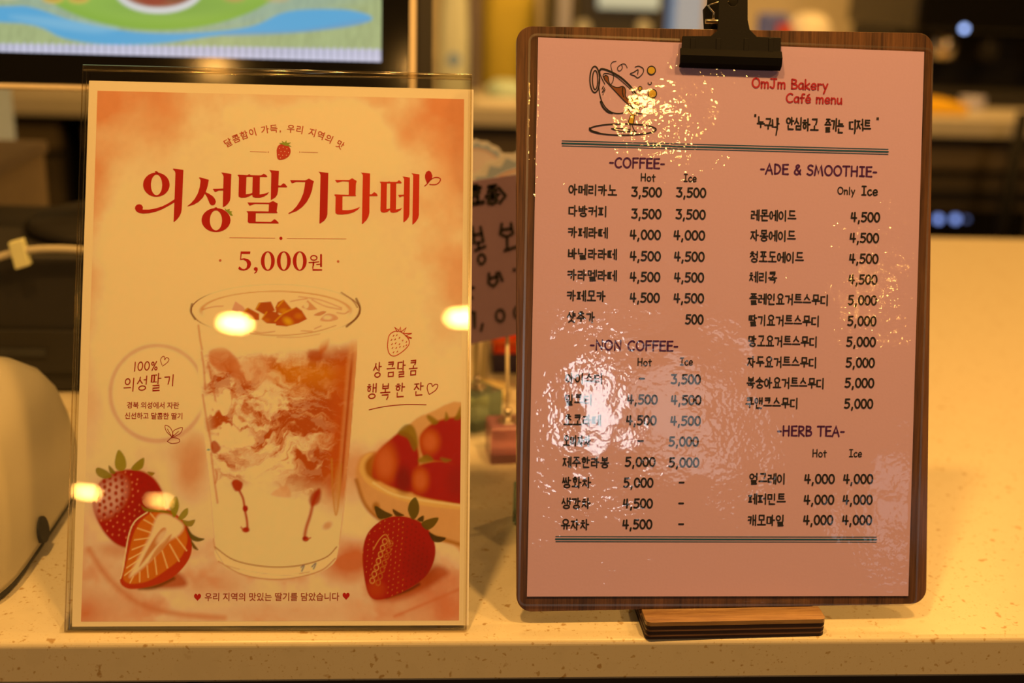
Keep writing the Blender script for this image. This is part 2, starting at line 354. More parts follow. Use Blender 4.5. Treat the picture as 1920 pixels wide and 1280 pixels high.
# ------------------------------------------------------------------ materials
def counter_mat():
    m = mat('speckled_stone', (.80, .80, .74), rough=.30, spec=.35); nt = m.node_tree; b = nt.nodes['Principled BSDF']
    tc = nt.nodes.new('ShaderNodeTexCoord'); last = None
    cur = (.60, .56, .47)
    rgb = nt.nodes.new('ShaderNodeRGB'); rgb.outputs[0].default_value = (*cur, 1); src = rgb.outputs[0]
    for sc, thr, col, amt in ((330, .68, (.38, .27, .12), .8), (150, .69, (.34, .22, .08), .85), (700, .66, (.52, .42, .26), .6), (60, .60, (.58, .54, .45), .8)):
        n = nt.nodes.new('ShaderNodeTexNoise'); n.inputs['Scale'].default_value = sc; n.inputs['Detail'].default_value = 2; nt.links.new(tc.outputs['Object'], n.inputs[0])
        mr = nt.nodes.new('ShaderNodeMapRange'); mr.inputs[1].default_value = thr - .03; mr.inputs[2].default_value = thr + .03; mr.inputs[4].default_value = amt; nt.links.new(n.outputs[0], mr.inputs[0])
        mx = nt.nodes.new('ShaderNodeMix'); mx.data_type = 'RGBA'; nt.links.new(mr.outputs[0], mx.inputs[0]); nt.links.new(src, mx.inputs[6]); mx.inputs[7].default_value = (*col, 1); src = mx.outputs[2]
    nt.links.new(src, b.inputs['Base Color']); return m
def wood_mat(name, c1, c2, sc=(900, 30, 900), rough=.35, coat=.3, bump=.00006):
    m = mat(name, c1, rough=rough, coat=coat); nt = m.node_tree; b = nt.nodes['Principled BSDF']
    tc = nt.nodes.new('ShaderNodeTexCoord'); mp = nt.nodes.new('ShaderNodeMapping'); mp.inputs['Scale'].default_value = sc
    n = nt.nodes.new('ShaderNodeTexNoise'); n.inputs['Scale'].default_value = 1; n.inputs['Detail'].default_value = 6; n.inputs['Roughness'].default_value = .7
    nt.links.new(tc.outputs['Object'], mp.inputs[0]); nt.links.new(mp.outputs[0], n.inputs[0])
    mp2 = nt.nodes.new('ShaderNodeMapping'); mp2.inputs['Scale'].default_value = tuple(x * .08 for x in sc); n2 = nt.nodes.new('ShaderNodeTexNoise'); n2.inputs['Scale'].default_value = 1; n2.inputs['Detail'].default_value = 3
    nt.links.new(tc.outputs['Object'], mp2.inputs[0]); nt.links.new(mp2.outputs[0], n2.inputs[0])
    ad = nt.nodes.new('ShaderNodeMath'); ad.operation = 'MULTIPLY_ADD'; ad.inputs[1].default_value = .5; nt.links.new(n2.outputs[0], ad.inputs[0])
    hf = nt.nodes.new('ShaderNodeMath'); hf.operation = 'MULTIPLY'; hf.inputs[1].default_value = .5; nt.links.new(n.outputs[0], hf.inputs[0]); nt.links.new(hf.outputs[0], ad.inputs[2])
    r = nt.nodes.new('ShaderNodeValToRGB'); r.color_ramp.elements[0].position = .38; r.color_ramp.elements[0].color = (*c1, 1); r.color_ramp.elements[1].position = .62; r.color_ramp.elements[1].color = (*c2, 1)
    nt.links.new(ad.outputs[0], r.inputs[0]); nt.links.new(r.outputs[0], b.inputs['Base Color'])
    bp = nt.nodes.new('ShaderNodeBump'); bp.inputs['Distance'].default_value = bump; bp.inputs['Strength'].default_value = .6; nt.links.new(n.outputs[0], bp.inputs['Height']); nt.links.new(bp.outputs[0], b.inputs['Normal'])
    return m
M = dict(
    stone=counter_mat(),
    board=wood_mat('dark_stained_wood', alb(42, 16, 3), alb(110, 54, 13)),
    ply_light=wood_mat('ply_light', alb(96, 48, 14), alb(140, 76, 26), sc=(40, 900, 900)),
    ply_dark=wood_mat('ply_dark', alb(26, 9, 4), alb(52, 22, 8), sc=(60, 900, 900), rough=.6, coat=0),
    ply_top=wood_mat('ply_top', alb(110, 56, 14), alb(165, 96, 30), sc=(50, 700, 900)),
    paper=mat('poster_paper', alb(246, 200, 118), rough=.55, noise=.02, nscale=900, bump=.00003),
    art=mat('printed_colour', (1, 1, 1), rough=.55, attr='print'),
    red=mat('dark_red_ink', alb(176, 6, 0), rough=.5), red2=mat('orange_red_ink', alb(196, 42, 6), rough=.5), rust=mat('rust_ink', alb(196, 84, 34), rough=.5), maroon=mat('maroon_ink', alb(158, 20, 4), rough=.5), leaf=mat('leaf_green_ink', alb(140, 120, 20), rough=.5),
    pink=mat('lilac_pink_paper', (.60, .44, .84), rough=.6, noise=.03, nscale=700, bump=.00004),
    black=mat('black_ink', (.012, .012, .014), rough=.45), purple=mat('purple_ink', alb(72, 12, 34), rough=.45), menured=mat('red_ink', alb(172, 22, 16), rough=.45), green=mat('dark_green_ink', alb(14, 60, 44), rough=.45),
    brown=mat('coffee_brown_ink', alb(128, 52, 10), rough=.5), ochre=mat('ochre_ink', alb(200, 124, 14), rough=.5),
    clipblack=mat('black_painted_steel', (.009, .009, .010), rough=.55, spec=.18, noise=.25, nscale=900, bump=.00003),
    jawblack=mat('black_jaw_lip', (.004, .004, .005), rough=.6, spec=.1, noise=.2),
    steel=mat('spring_steel', (.75, .7, .62), rough=.25, metal=1.0, noise=.05),
    gold=mat('champagne_trim', (.85, .75, .6), rough=.35, noise=.03), blackgloss=mat('black_glass', (.006, .006, .007), rough=.08, noise=.1, nscale=5), blackmat=mat('black_plastic', (.018, .017, .017), rough=.5, noise=.15, nscale=40),
    whiteplastic=mat('ivory_plastic', (.50, .47, .38), rough=.33, noise=.015, nscale=8), rubber=mat('dark_rubber', (.03, .032, .036), rough=.7, noise=.2, nscale=80),
    acrylic=clear_mat('clear_acrylic', (.965, .96, .94), rough=.012, ior=1.5, gain=1.1, bumps=[(9, .00012, 1, None)]),
    acryledge=clear_mat('acrylic_edge', (.86, .80, .68), rough=.15, ior=1.5, gain=1.3, base=.05),
    filmedge=clear_mat('film_edge', (.9, .86, .78), rough=.25, ior=1.5, gain=2.0, base=.10),
    film=clear_mat('laminating_film', (.975, .97, .955), rough=.035, ior=1.5, gain=1.25, bumps=[(330, .00016, 1.2, 16), (40, .00048, 1, None)]),
)

# ================================================================== the setting
def structure(name, mb, m, **k):
    o = mb.build(name, m, **k); o['kind'] = 'structure'; return o
wallm = mat('painted_plaster', (.34, .32, .30), rough=.85, noise=.03, nscale=3)
structure('floor', MB().box(-4, 7.5, -5.1, 4.6, -BASE - .1, -BASE), mat('grey_floor', (.09, .08, .07), rough=.5, noise=.1, nscale=3))
structure('ceiling', MB().box(-4, 7.5, -5.1, 4.6, CEIL, CEIL + .1), mat('white_ceiling', (.42, .42, .41), rough=.9, noise=.02, nscale=3))
structure('wall_left', MB().box(-4.1, -4, -5.1, 4.6, -BASE, CEIL), wallm)
structure('wall_right', MB().box(7.5, 7.6, -5.1, 4.6, -BASE, CEIL), wallm)
structure('wall_back', MB().box(-4, 7.5, 4.5, 4.6, -BASE, CEIL), mat('warm_plaster', (.80, .75, .62), rough=.8, noise=.04, nscale=2))
wf = MB()
wins = [(.82, 1.17, .86, 1.53), (1.23, 1.77, .85, 1.46), (2.5, 3.0, .4, .8)]
edges = [-4, .82, 1.17, 1.23, 1.77, 2.5, 3.0, 7.5]
for a, b in zip(edges[::2], edges[1::2]): wf.box(a, b, -5.1, -5.0, -BASE, CEIL)
for a, b, c, d in wins: wf.box(a, b, -5.1, -5.0, -BASE, c).box(a, b, -5.1, -5.0, d, CEIL)
structure('wall_front', wf, wallm)
for i, (a, b, c, d) in enumerate(wins):
    fr = MB().box(a, a + .02, -5.08, -5.02, c, d).box(b - .02, b, -5.08, -5.02, c, d).box(a, b, -5.08, -5.02, c, c + .02).box(a, b, -5.08, -5.02, d - .02, d)
    fr = structure('window_%d' % (i + 1), fr, M['blackmat'])
    MB().box(a + .02, b - .02, -5.055, -5.045, c + .02, d - .02).build('pane', M['acrylic'], fr)

# front counter: stone slab with an eased edge on a dark carcass
CE = .5523
y0, y1 = CE, 1.578
prof = []
r = .0035; T = -.0253
for a in range(0, 91, 15): prof.append((y0 + r - r * math.sin(math.radians(a)), -r + r * math.cos(math.radians(a))))
for a in range(0, 91, 30): prof.append((y0 + .002 - .002 * math.cos(math.radians(a)), T + .002 - .002 * math.sin(math.radians(a))))
prof += [(y1, T), (y1, 0)]
mb = MB(); n = len(prof); XL, XR = -1.7, 2.2
mb.v = [(XL, p[0], p[1]) for p in prof] + [(XR, p[0], p[1]) for p in prof]
for i in range(n): mb.f.append((i, (i + 1) % n, n + (i + 1) % n, n + i)); mb.sm.append(False)
mb.f.append(tuple(range(n))[::-1]); mb.f.append(tuple(n + i for i in range(n))); mb.sm += [False, False]
tag(mb.build('stone_counter', M['stone']), 'cream speckled stone counter top under the two menu sheets', 'counter')
cb = empty('counter_cabinet', Matrix.Translation((.25, 1.1, -BASE)), 'dark cabinet carcass beneath the speckled stone counter top', 'cabinet')
MB().box(XL + .03, XR - .03, .62, 1.54, -.90, T).build('body', mat('dark_carcass', (.03, .024, .02), rough=.6, noise=.2), cb)
MB().box(XL + .06, XR - .06, .66, 1.5, -BASE, -.90).build('plinth', M['blackmat'], cb)
for k in range(5):
    a = XL + .04 + k * .765
    MB().box(a, a + .755, .60, .62, -.88, -.045).build('panel', mat('dark_panel', (.035, .027, .02), rough=.5, noise=.2), cb)
MB().box(.2, .9, .585, .62, -.04, T - .002).build('rail', mat('tan_rail', (.4, .36, .28), rough=.6, noise=.1), cb)

# ================================================================== the strawberry latte poster
PS = Sheet((-.1901, .5648, .0026), (.0219, .5628, .0034), (.0219, .6727, .2793), (-.1901, .6746, .2786))
pg = PS.g
poster = empty('poster_sheet', PS.m, 'cream paper poster of a strawberry latte with red Korean title, slotted in clear holder', 'poster')
MB().box(-.1062, .1062, -.0004, .2971, -.0003, 0).build('paper', M['paper'], poster, local=True)

def fbm(X, Y, s, seed, octv=5, pers=.55):
    out = np.zeros_like(X); a = 1; tot = 0
    rg = np.random.default_rng(seed)
    for o in range(octv):
        G = rg.random((64, 64)); x = X / s * (2 ** o) + 17.3 * o; y = Y / s * (2 ** o) + 5.1 * o
        xi = np.floor(x).astype(int); yi = np.floor(y).astype(int); fx = x - xi; fy = y - yi; fx = fx * fx * (3 - 2 * fx); fy = fy * fy * (3 - 2 * fy)
        g = lambda i, j: G[i % 64, j % 64]
        out += a * ((g(xi, yi) * (1 - fx) + g(xi + 1, yi) * fx) * (1 - fy) + (g(xi, yi + 1) * (1 - fx) + g(xi + 1, yi + 1) * fx) * fy); tot += a; a *= pers
    return out / tot
def sst(a, b, x):
    t = np.clip((x - a) / (b - a), 0, 1); return t * t * (3 - 2 * t)
class Paint:
    """a small painter: soft blobs and strokes on a field of vertex colours (colours given as they show under the shop lamps)"""
    def __init__(s, U, V, base): s.U = U; s.V = V; s.C = np.tile(lin(base), (len(U), 1))
    def mix(s, mask, col):
        c = col if isinstance(col, np.ndarray) and col.ndim == 2 else lin(col)[None]
        s.C = s.C * (1 - mask[:, None]) + c * mask[:, None]
    def sd(s, pts, closed=True, pad=20):
        P = np.array(pts, float); lo = P.min(0) - pad; hi = P.max(0) + pad
        idx = np.where((s.U > lo[0]) & (s.U < hi[0]) & (s.V > lo[1]) & (s.V < hi[1]))[0]
        u = s.U[idx]; v = s.V[idx]; d = np.full(len(idx), 1e9); ins = np.zeros(len(idx), bool); n = len(P)
        for i in range(n if closed else n - 1):
            a = P[i]; b = P[(i + 1) % n]; e = b - a; L = e @ e or 1e-9
            t = np.clip(((u - a[0]) * e[0] + (v - a[1]) * e[1]) / L, 0, 1); d = np.minimum(d, np.hypot(u - a[0] - t * e[0], v - a[1] - t * e[1]))
            if closed and a[1] != b[1]:
                c = ((a[1] > v) != (b[1] > v)); ins ^= c & (u < (b[0] - a[0]) * (v - a[1]) / (b[1] - a[1]) + a[0])
        return idx, np.where(ins, -d, d)
    def blob(s, pts, col, soft=1.5, op=1.0, smooth=True, k=5):
        if smooth: pts = curve(pts, True, k)
        idx, d = s.sd(pts, True, soft * 2 + 4); m = np.zeros(len(s.U)); m[idx] = (1 - sst(-soft, soft, d)) * op
        s.mix(m, col); return m
    def ell(s, cx, cy, rx, ry, col, soft=1.5, op=1.0, rot=0):
        c, q = math.cos(rot), math.sin(rot); x = (s.U - cx) * c + (s.V - cy) * q; y = -(s.U - cx) * q + (s.V - cy) * c
        d = (np.hypot(x / rx, y / ry) - 1) * min(rx, ry); m = (1 - sst(-soft, soft, d)) * op; s.mix(m, col); return m
    def line(s, pts, wd, col, soft=1.0, op=1.0, smooth=True):
        if smooth: pts = curve(pts, False, 6)
        idx, d = s.sd(pts, False, wd + soft * 2 + 4); m = np.zeros(len(s.U)); m[idx] = (1 - sst(wd / 2 - soft, wd / 2 + soft, d)) * op; s.mix(m, col)
def colour_grid(name, x0, x1, yb, yt, nx, ny, z, paint, m, parent, unlit=False):
    X, Y = np.meshgrid(np.linspace(x0, x1, nx), np.linspace(yb, yt, ny)); X = X.ravel(); Y = Y.ravel()
    C = paint(X, Y); me = bpy.data.meshes.new(name); N = nx * ny
    co = np.stack([X, Y, np.full(N, z)], 1).astype(np.float32)
    me.vertices.add(N); me.vertices.foreach_set('co', co.ravel())
    i = (np.arange(ny - 1)[:, None] * nx + np.arange(nx - 1)[None]).ravel(); q = np.stack([i, i + 1, i + 1 + nx, i + nx], 1).astype(np.int32)
    me.loops.add(q.size); me.loops.foreach_set('vertex_index', q.ravel()); me.polygons.add(len(q)); me.polygons.foreach_set('loop_start', np.arange(0, q.size, 4, dtype=np.int32))
    at_ = me.color_attributes.new('print', 'FLOAT_COLOR', 'POINT')
    alb_ = C if unlit else np.clip((C - .010) / LIT, .004, .9)
    at_.data.foreach_set('color', np.concatenate([alb_, np.ones((N, 1))], 1).astype(np.float32).ravel())
    me.update(calc_edges=True); me.materials.append(m); o = bpy.data.objects.new(name, me); COL.objects.link(o); o.parent = parent; MTX[o] = MTX[parent].copy(); return o

def strawberry(p, out, rot, col, seeds, tipc, scale=9, gloss=None):
    p.blob(out, col, 1.6)
def paint_poster(X, Y):
    U, V = PS.inv(X, Y); p = Paint(U, V, (240, 186, 100))
    n1 = fbm(U, V, 130, 1); n2 = fbm(U, V, 60, 2, 4); n3 = fbm(U, V, 9, 3, 3)
    # warm clouds at the upper corners and down the sides
    def cloud(cx, cy, rx, ry, op, col=(216, 100, 42)):
        d = np.hypot((U - cx) / rx, (V - cy) / ry) + (n1 - .5) * 1.5; p.mix(np.clip(1.15 - d, 0, 1) ** 1.2 * op, col)
    cloud(190, 175, 150, 120, .85); cloud(300, 170, 130, 75, .55); cloud(165, 330, 60, 110, .7); cloud(870, 190, 180, 110, .9); cloud(870, 330, 95, 170, .7); cloud(865, 520, 75, 150, .55); cloud(170, 520, 60, 130, .35); cloud(155, 640, 50, 120, .3)
    cloud(230, 260, 260, 240, .32, (224, 128, 60)); cloud(830, 330, 230, 300, .38, (224, 128, 60)); cloud(160, 700, 70, 300, .25, (222, 136, 74))
    cloud(540, 165, 260, 40, .35); cloud(160, 600, 40, 300, .3)
    # lower half: pale linen with coral folds
    p.mix(sst(640, 1000, V) * .8, (232, 168, 98))
    p.mix(sst(.5, .75, n1) * sst(800, 900, V) * .6, (216, 120, 62)); p.mix(sst(.55, .8, n2) * sst(980, 1100, V) * .5, (214, 104, 50))
    cloud(865, 1150, 170, 90, .8, (212, 84, 34)); cloud(160, 1150, 90, 70, .9, (208, 92, 40)); cloud(355, 880, 40, 60, .7, (208, 100, 42)); cloud(660, 1050, 90, 40, .9, (204, 84, 34)); cloud(800, 1110, 120, 50, .6, (206, 82, 34))
    cloud(520, 1150, 240, 30, .4, (216, 120, 62)); cloud(400, 1090, 90, 40, .5, (210, 100, 46)); cloud(330, 850, 90, 30, .3, (214, 128, 66)); cloud(670, 870, 40, 60, .6, (212, 104, 44))
    p.line([(167, 1030), (205, 1085), (260, 1130), (330, 1150), (420, 1158)], 10, (206, 104, 48), 6, .7); p.line([(740, 1155), (800, 1130), (860, 1105)], 5, (208, 96, 44), 4, .7); p.line([(640, 960), (665, 1000), (700, 960)], 20, (240, 180, 116), 12, .5); p.line([(170, 975), (190, 1000), (240, 1020)], 22, (240, 178, 112), 12, .5)
    # water-colour ring
    rr = np.hypot(U - 295, (V - 737) * .985); ang = np.degrees(np.arctan2(V - 737, U - 295))
    ring = np.exp(-((rr - 88) / 4.6) ** 2) * (.5 + .4 * n2) * (1 - sst(-20, -4, ang) * (1 - sst(12, 34, ang))); p.mix(np.clip(ring, 0, .62), (206, 120, 70))
    # ---- the glass: side wall, milk, syrup clouds
    gl = curve([(362, 598), (372, 700), (388, 860), (402, 1000), (408, 1040)], False, 5); gr = curve([(674, 598), (666, 700), (654, 850), (638, 1000), (632, 1040)], False, 5)
    bot = arc(520, 1040, 112, 46, 180, 0, 16)
    body = gl + bot + gr[::-1]
    idx, d = p.sd(body, True, 10); inside = np.zeros(len(U)); inside[idx] = 1 - sst(-1.5, 1.5, d)
    p.mix(inside, (238, 184, 104)); p.mix(inside * sst(840, 930, V), (234, 176, 98))
    t = (V - 600) / 440; xl = 362 + 44 * t; xr = 674 - 40 * t; fx = (U - xl) / (xr - xl)
    wx = U + 55 * (fbm(U, V, 90, 5) - .5) * 2; wy = V + 60 * (fbm(U, V, 80, 6) - .5) * 2
    cv = wy + 150 * (fx - .45) ** 2 * np.sign(fx - .2)
    sw = fbm(wx * 1.0 + .7 * wy, cv * 2.0, 70, 8, 6, .62); sw2 = fbm(wx, wy * 2.3, 36, 9, 5, .65)
    zone = sst(650, 700, V + 14 * (n2 - .5) * 2 + 20 * fx) * (1 - sst(830, 915, V - 50 * fx + 34 * (n2 - .5) * 2)); side = sst(-.02, .10, fx)
    right = sst(.35, .95, fx)
    m1 = sst(.38 - .12 * right, .54 - .10 * right, .55 * sw + .45 * sw2); p.mix(inside * zone * side * m1 * .85, (206, 102, 42)); p.mix(inside * zone * side * sst(.49 - .10 * right, .60 - .1 * right, .45 * sw + .55 * sw2) * .85, (176, 52, 12))
    streak = sst(.50, .60, fbm(wx * .8 + wy * .9, wy * 1.6 - wx * .8, 26, 12, 4, .6)); p.mix(inside * zone * side * streak * .42 * (1 - .5 * right), (232, 164, 92))
    top = sst(640, 680, V - 30 * fx) * (1 - sst(690, 760, V)); p.mix(inside * top * sst(.3, .62, fx) * .75, (216, 112, 26)); 
    rt = inside * sst(.80, .93, fx) * sst(630, 700, V) * (1 - sst(900, 985, V)); p.mix(rt * .75, (196, 72, 20)); p.mix(inside * sst(.93, .97, fx) * sst(620, 650, V) * (1 - sst(880, 960, V)) * .6, (226, 140, 66)); p.mix(inside * np.exp(-((fx - .975) / .012) ** 2) * sst(640, 700, V) * (1 - sst(880, 930, V)) * .8, (168, 44, 12))
    p.blob([(396, 655), (420, 650), (440, 668), (450, 690), (425, 698), (400, 688), (391, 670)], (206, 96, 38), 4, .75); p.blob([(430, 695), (452, 693), (458, 705), (440, 710)], (190, 70, 20), 3, .7); p.blob([(440, 680), (500, 668), (505, 700), (470, 720), (440, 712)], (218, 120, 56), 9, .55)
    p.blob([(580, 655), (604, 660), (600, 676), (578, 672)], (176, 52, 12), 5, .7); p.blob([(600, 640), (618, 633), (612, 655), (600, 662)], (198, 76, 16), 4, .7)
    p.mix(inside * (1 - sst(640, 664, V - 34 * sst(.7, 1.0, fx) * -1 + 4 * (n2 - .5))) * .85, (240, 182, 96))
    for q in ([(378, 660), (382, 690), (385, 730)], [(390, 680), (397, 710), (404, 750)], [(372, 610), (376, 640), (379, 655)], [(380, 740), (388, 790), (398, 840)], [(396, 850), (402, 900), (408, 942)], [(404, 880), (407, 892), (404, 905)]): p.line(q, 4, (198, 92, 40), 2, .65)
    p.blob([(396, 830), (404, 826), (414, 840), (404, 850), (396, 845)], (176, 48, 14), 2.5, .85); p.ell(391, 843, 3, 1.6, (90, 110, 110), 1)
    p.blob([(434, 905), (443, 898), (455, 905), (452, 918), (441, 920)], (172, 32, 10), 2.5, .95, ); p.line([(449, 920), (456, 935), (459, 955), (463, 975), (464, 990)], 4.5, (172, 34, 10), 2, .9); p.ell(460, 953, 5, 6, (168, 28, 8), 2); p.ell(461, 993, 7, 5, (172, 36, 10), 2); p.line([(452, 988), (458, 995)], 3, (184, 60, 20), 1.5, .8); p.ell(440, 880, 9, 4, (206, 110, 56), 3, .6)
    p.line([(598, 918), (588, 940), (582, 965), (574, 990), (571, 1008)], 6, (176, 46, 14), 3, .85); p.blob([(590, 920), (602, 922), (598, 942), (584, 948), (580, 935)], (168, 34, 10), 4, .85); p.ell(573, 1010, 6, 5, (160, 26, 8), 2); p.line([(573, 1012), (582, 1008)], 3, (190, 66, 24), 1.5, .8); p.ell(614, 985, 9, 6, (198, 92, 36), 4, .6, -.6); p.blob([(508, 926), (536, 910), (546, 930), (530, 932)], (222, 132, 66), 3, .6); p.line([(606, 905), (618, 890)], 5, (204, 104, 46), 3, .6)
    p.line([(622, 860), (624, 920), (630, 965), (637, 920), (640, 870)], 3.5, (196, 110, 36), 2, .75); p.ell(632, 915, 5, 36, (208, 128, 50), 3, .5)
    # milk level line and thick base of the glass
    p.line([(403, 1025), (440, 1050), (500, 1062), (560, 1060), (610, 1045), (631, 1025)], 2.2, (156, 72, 16), 1.2, .85)
    p.blob([(404, 1030), (440, 1053), (500, 1065), (560, 1063), (610, 1049), (630, 1030), (627, 1050), (600, 1070), (550, 1084), (500, 1086), (450, 1076), (412, 1055)], (242, 196, 118), 1.5, .8); p.line([(410, 1052), (450, 1075), (500, 1085), (552, 1083), (602, 1069), (628, 1047)], 3, (190, 88, 30), 1.5, .75); p.line([(425, 1060), (470, 1072), (530, 1078), (580, 1072)], 3, (212, 132, 62), 1.5, .8); p.line([(450, 1068), (500, 1077), (560, 1076)], 2, (250, 214, 140), 1.2, .7)
    for q in ([(565, 1063), (570, 1060), (566, 1070)], [(585, 1062), (592, 1056), (588, 1066)]): p.line(q, 3, (110, 70, 60), 1.5, .8)
    p.line([(400, 1010), (404, 1030), (418, 1055)], 2, (196, 110, 50), 1.2, .6); p.line([(388, 860), (396, 940), (402, 1010)], 1.6, (222, 150, 86), 1.2, .7); p.line([(656, 850), (646, 940), (636, 1020)], 1.8, (214, 130, 66), 1.2, .7)
    # top of the drink
    p.ell(517, 586, 143, 39, (242, 188, 106), 2.5, 1); 
    rim = np.hypot((U - 517) / 140, (V - 584) / 38); p.mix(np.exp(-((rim - 1) / .035) ** 2) * (1 - sst(575, 600, V)) * (.35 + .8 * n2), (206, 112, 44))
    for q in ([(380, 580), (400, 575), (418, 574)], [(560, 556), (600, 562), (640, 577)], [(585, 562), (610, 574), (640, 580)], [(632, 586), (645, 588), (653, 584)], [(545, 565), (560, 562), (575, 560)], [(472, 620), (490, 624), (515, 621)], [(565, 620), (585, 621)], [(590, 616), (602, 611)]): p.line(q, 3, (206, 108, 48), 1.5, .7)
    p.line([(465, 624), (500, 628), (540, 628), (590, 622), (630, 610)], 2, (190, 96, 40), 1.2, .75); p.line([(520, 632), (560, 632), (600, 626)], 2, (206, 118, 58), 1.5, .7)
    p.blob([(434, 582), (441, 564), (456, 574), (462, 582), (450, 586)], (216, 118, 66), 2, .8, False); p.blob([(565, 576), (577, 562), (596, 580), (580, 582)], (206, 106, 44), 1.5, .8, False); p.ell(574, 572, 5, 6, (240, 184, 110), 1.5, .9); p.blob([(588, 590), (604, 583), (612, 585), (600, 592)], (196, 90, 36), 1.5, .8); p.blob([(600, 600), (612, 588), (628, 590), (634, 598), (616, 603)], (210, 116, 56), 1.5, .8); p.ell(614, 595, 8, 4, (240, 186, 112), 2, .8)
    for q, c in (([(478, 580), (485, 567), (508, 565), (516, 582), (496, 590)], (176, 58, 0)), ([(516, 576), (521, 566), (532, 561), (548, 580), (536, 590), (518, 586)], (186, 70, 2)), ([(452, 588), (464, 576), (486, 588), (486, 600), (466, 600)], (184, 66, 8)), ([(490, 598), (500, 582), (520, 585), (528, 596), (516, 607), (500, 606)], (178, 60, 2)), ([(515, 603), (524, 590), (556, 575), (566, 582), (576, 598), (560, 606), (538, 612), (518, 610)], (182, 58, 0))):
        p.blob(q, c, 1.4, .97, False)
    for q in ([(516, 602), (530, 588), (552, 577)], [(480, 579), (487, 568)], [(491, 597), (500, 585)], [(521, 574), (531, 563)], [(456, 586), (464, 578)]): p.line(q, 3, (232, 150, 40), 1.5, .55, False)
    p.ell(540, 602, 9, 6, (232, 150, 30), 5, .75, .6); p.ell(560, 592, 7, 5, (214, 112, 14), 4, .6); p.ell(532, 582, 7, 4, (226, 134, 24), 3, .5); p.ell(500, 600, 6, 4, (216, 108, 20), 3, .5)
    # glass rim
    rim = [(517 + 158.5 * math.cos(a), 582 + 49 * math.sin(a)) for a in np.linspace(0, 2 * math.pi, 90)]
    ridx, rd = p.sd(rim, True, 6); rm = np.zeros(len(U)); rm[ridx] = 1 - sst(.3, 1.8, np.abs(rd)); ex = np.abs(U - 517) / 158; p.mix(rm * (.18 + .75 * sst(.72, .97, ex)) * (1 - .6 * sst(598, 625, V)), (140, 62, 28))
    p.line([(360, 570), (358, 584), (366, 598)], 4, (120, 56, 30), 1.3, .8); p.line([(668, 560), (675, 578), (668, 596), (650, 612)], 4, (120, 50, 22), 1.4, .85); p.line([(640, 548), (660, 562), (670, 576)], 2.5, (150, 76, 40), 1, .8)
    # ---- whole strawberry behind the cut one
    p.ell(252, 1030, 75, 14, (204, 104, 50), 10, .6)
    out = [(174, 950), (180, 915), (200, 892), (232, 880), (270, 884), (296, 905), (309, 940), (300, 985), (270, 1020), (245, 1028), (215, 1018), (190, 990)]
    p.blob(out, (166, 22, 6), 3.2)
    def seeds(poly, step, col, r, op, cond=None, jit=1.0, rot=.5):
        rg = random.Random(3); c, q = math.cos(rot), math.sin(rot); P = np.array(poly); cx, cy = P.mean(0)
        for i in range(-12, 13):
            for j in range(-12, 13):
                a, b = i * step + (j % 2) * step / 2, j * step * .9; x = cx + a * c - b * q + rg.uniform(-jit, jit); y = cy + a * q + b * c + rg.uniform(-jit, jit)
                dd = ((x - cx) / (np.ptp(P[:, 0]) / 2)) ** 2 + ((y - cy) / (np.ptp(P[:, 1]) / 2)) ** 2
                if dd < .86 and (cond is None or cond(x, y)):
                    inside_ = False; n = len(P)
                    for k in range(n):
                        a1, b1 = P[k], P[(k + 1) % n]
                        if (a1[1] > y) != (b1[1] > y) and x < (b1[0] - a1[0]) * (y - a1[1]) / (b1[1] - a1[1]) + a1[0]: inside_ = not inside_
                    if inside_: loc = p.sub(x, y, r * 3); p.dot(loc, x, y, r, col, op)
    def sub(x, y, R): return np.where((np.abs(p.U - x) < R + 3) & (np.abs(p.V - y) < R + 3))[0]
    def dot(ix, x, y, r, col, op, ry=None):
        m = (1 - sst(r * .3, r * 1.3, np.hypot(p.U[ix] - x, (p.V[ix] - y) / (ry or 1.25)))) * op; p.C[ix] = p.C[ix] * (1 - m[:, None]) + lin(col)[None] * m[:, None]
    p.sub = sub; p.dot = dot
    p.ell(205, 930, 26, 38, (226, 150, 96), 14, .75, .6)
    seeds(out, 12.5, (156, 14, 2), 4.0, .9, lambda x, y: x < 232 and y < 965, 2.2, .5); seeds(out, 12.5, (226, 110, 60), 2.2, .7, lambda x, y: x < 262 and y > 950 or (232 < x < 262), 2.4, .4); seeds(out, 12, (140, 10, 2), 2.4, .5, lambda x, y: x > 262, 1.2, .4)
    p.ell(285, 975, 30, 40, (142, 8, 2), 18, .5)
    for q, c in (([(179, 882), (184, 876), (200, 882), (210, 893), (196, 897), (184, 892)], (142, 104, 30)), ([(204, 872), (216, 884), (214, 888), (206, 886)], (130, 92, 24)), ([(215, 866), (222, 843), (234, 856), (237, 874), (230, 882), (219, 880)], (150, 112, 26)), ([(246, 878), (256, 866), (270, 858), (268, 876), (256, 882)], (142, 104, 22)), ([(276, 884), (290, 886), (284, 892)], (150, 96, 24))): p.blob(q, c, 1.6, .95)
    # ---- halved strawberry
    p.blob([(240, 1100), (290, 1104), (345, 1100), (348, 1085), (325, 1070), (290, 1092)], (176, 52, 14), 7, .85); p.line([(262, 1102), (290, 1100), (325, 1084)], 7, (88, 34, 6), 4, .75)
    cut = [(284, 956), (262, 972), (246, 996), (238, 1028), (232, 1058), (225, 1085), (230, 1098), (248, 1104), (285, 1098), (320, 1084), (345, 1062), (359, 1035), (358, 1002), (346, 978), (322, 958), (302, 952)]
    p.blob(cut, (186, 46, 6), 1.4); inn = [(284, 962), (264, 977), (251, 1000), (243, 1030), (236, 1060), (231, 1084), (246, 1094), (280, 1088), (312, 1068), (338, 1046), (350, 1020), (350, 1000), (338, 980), (310, 962)]
    p.blob(inn, (208, 92, 28), 2.0)
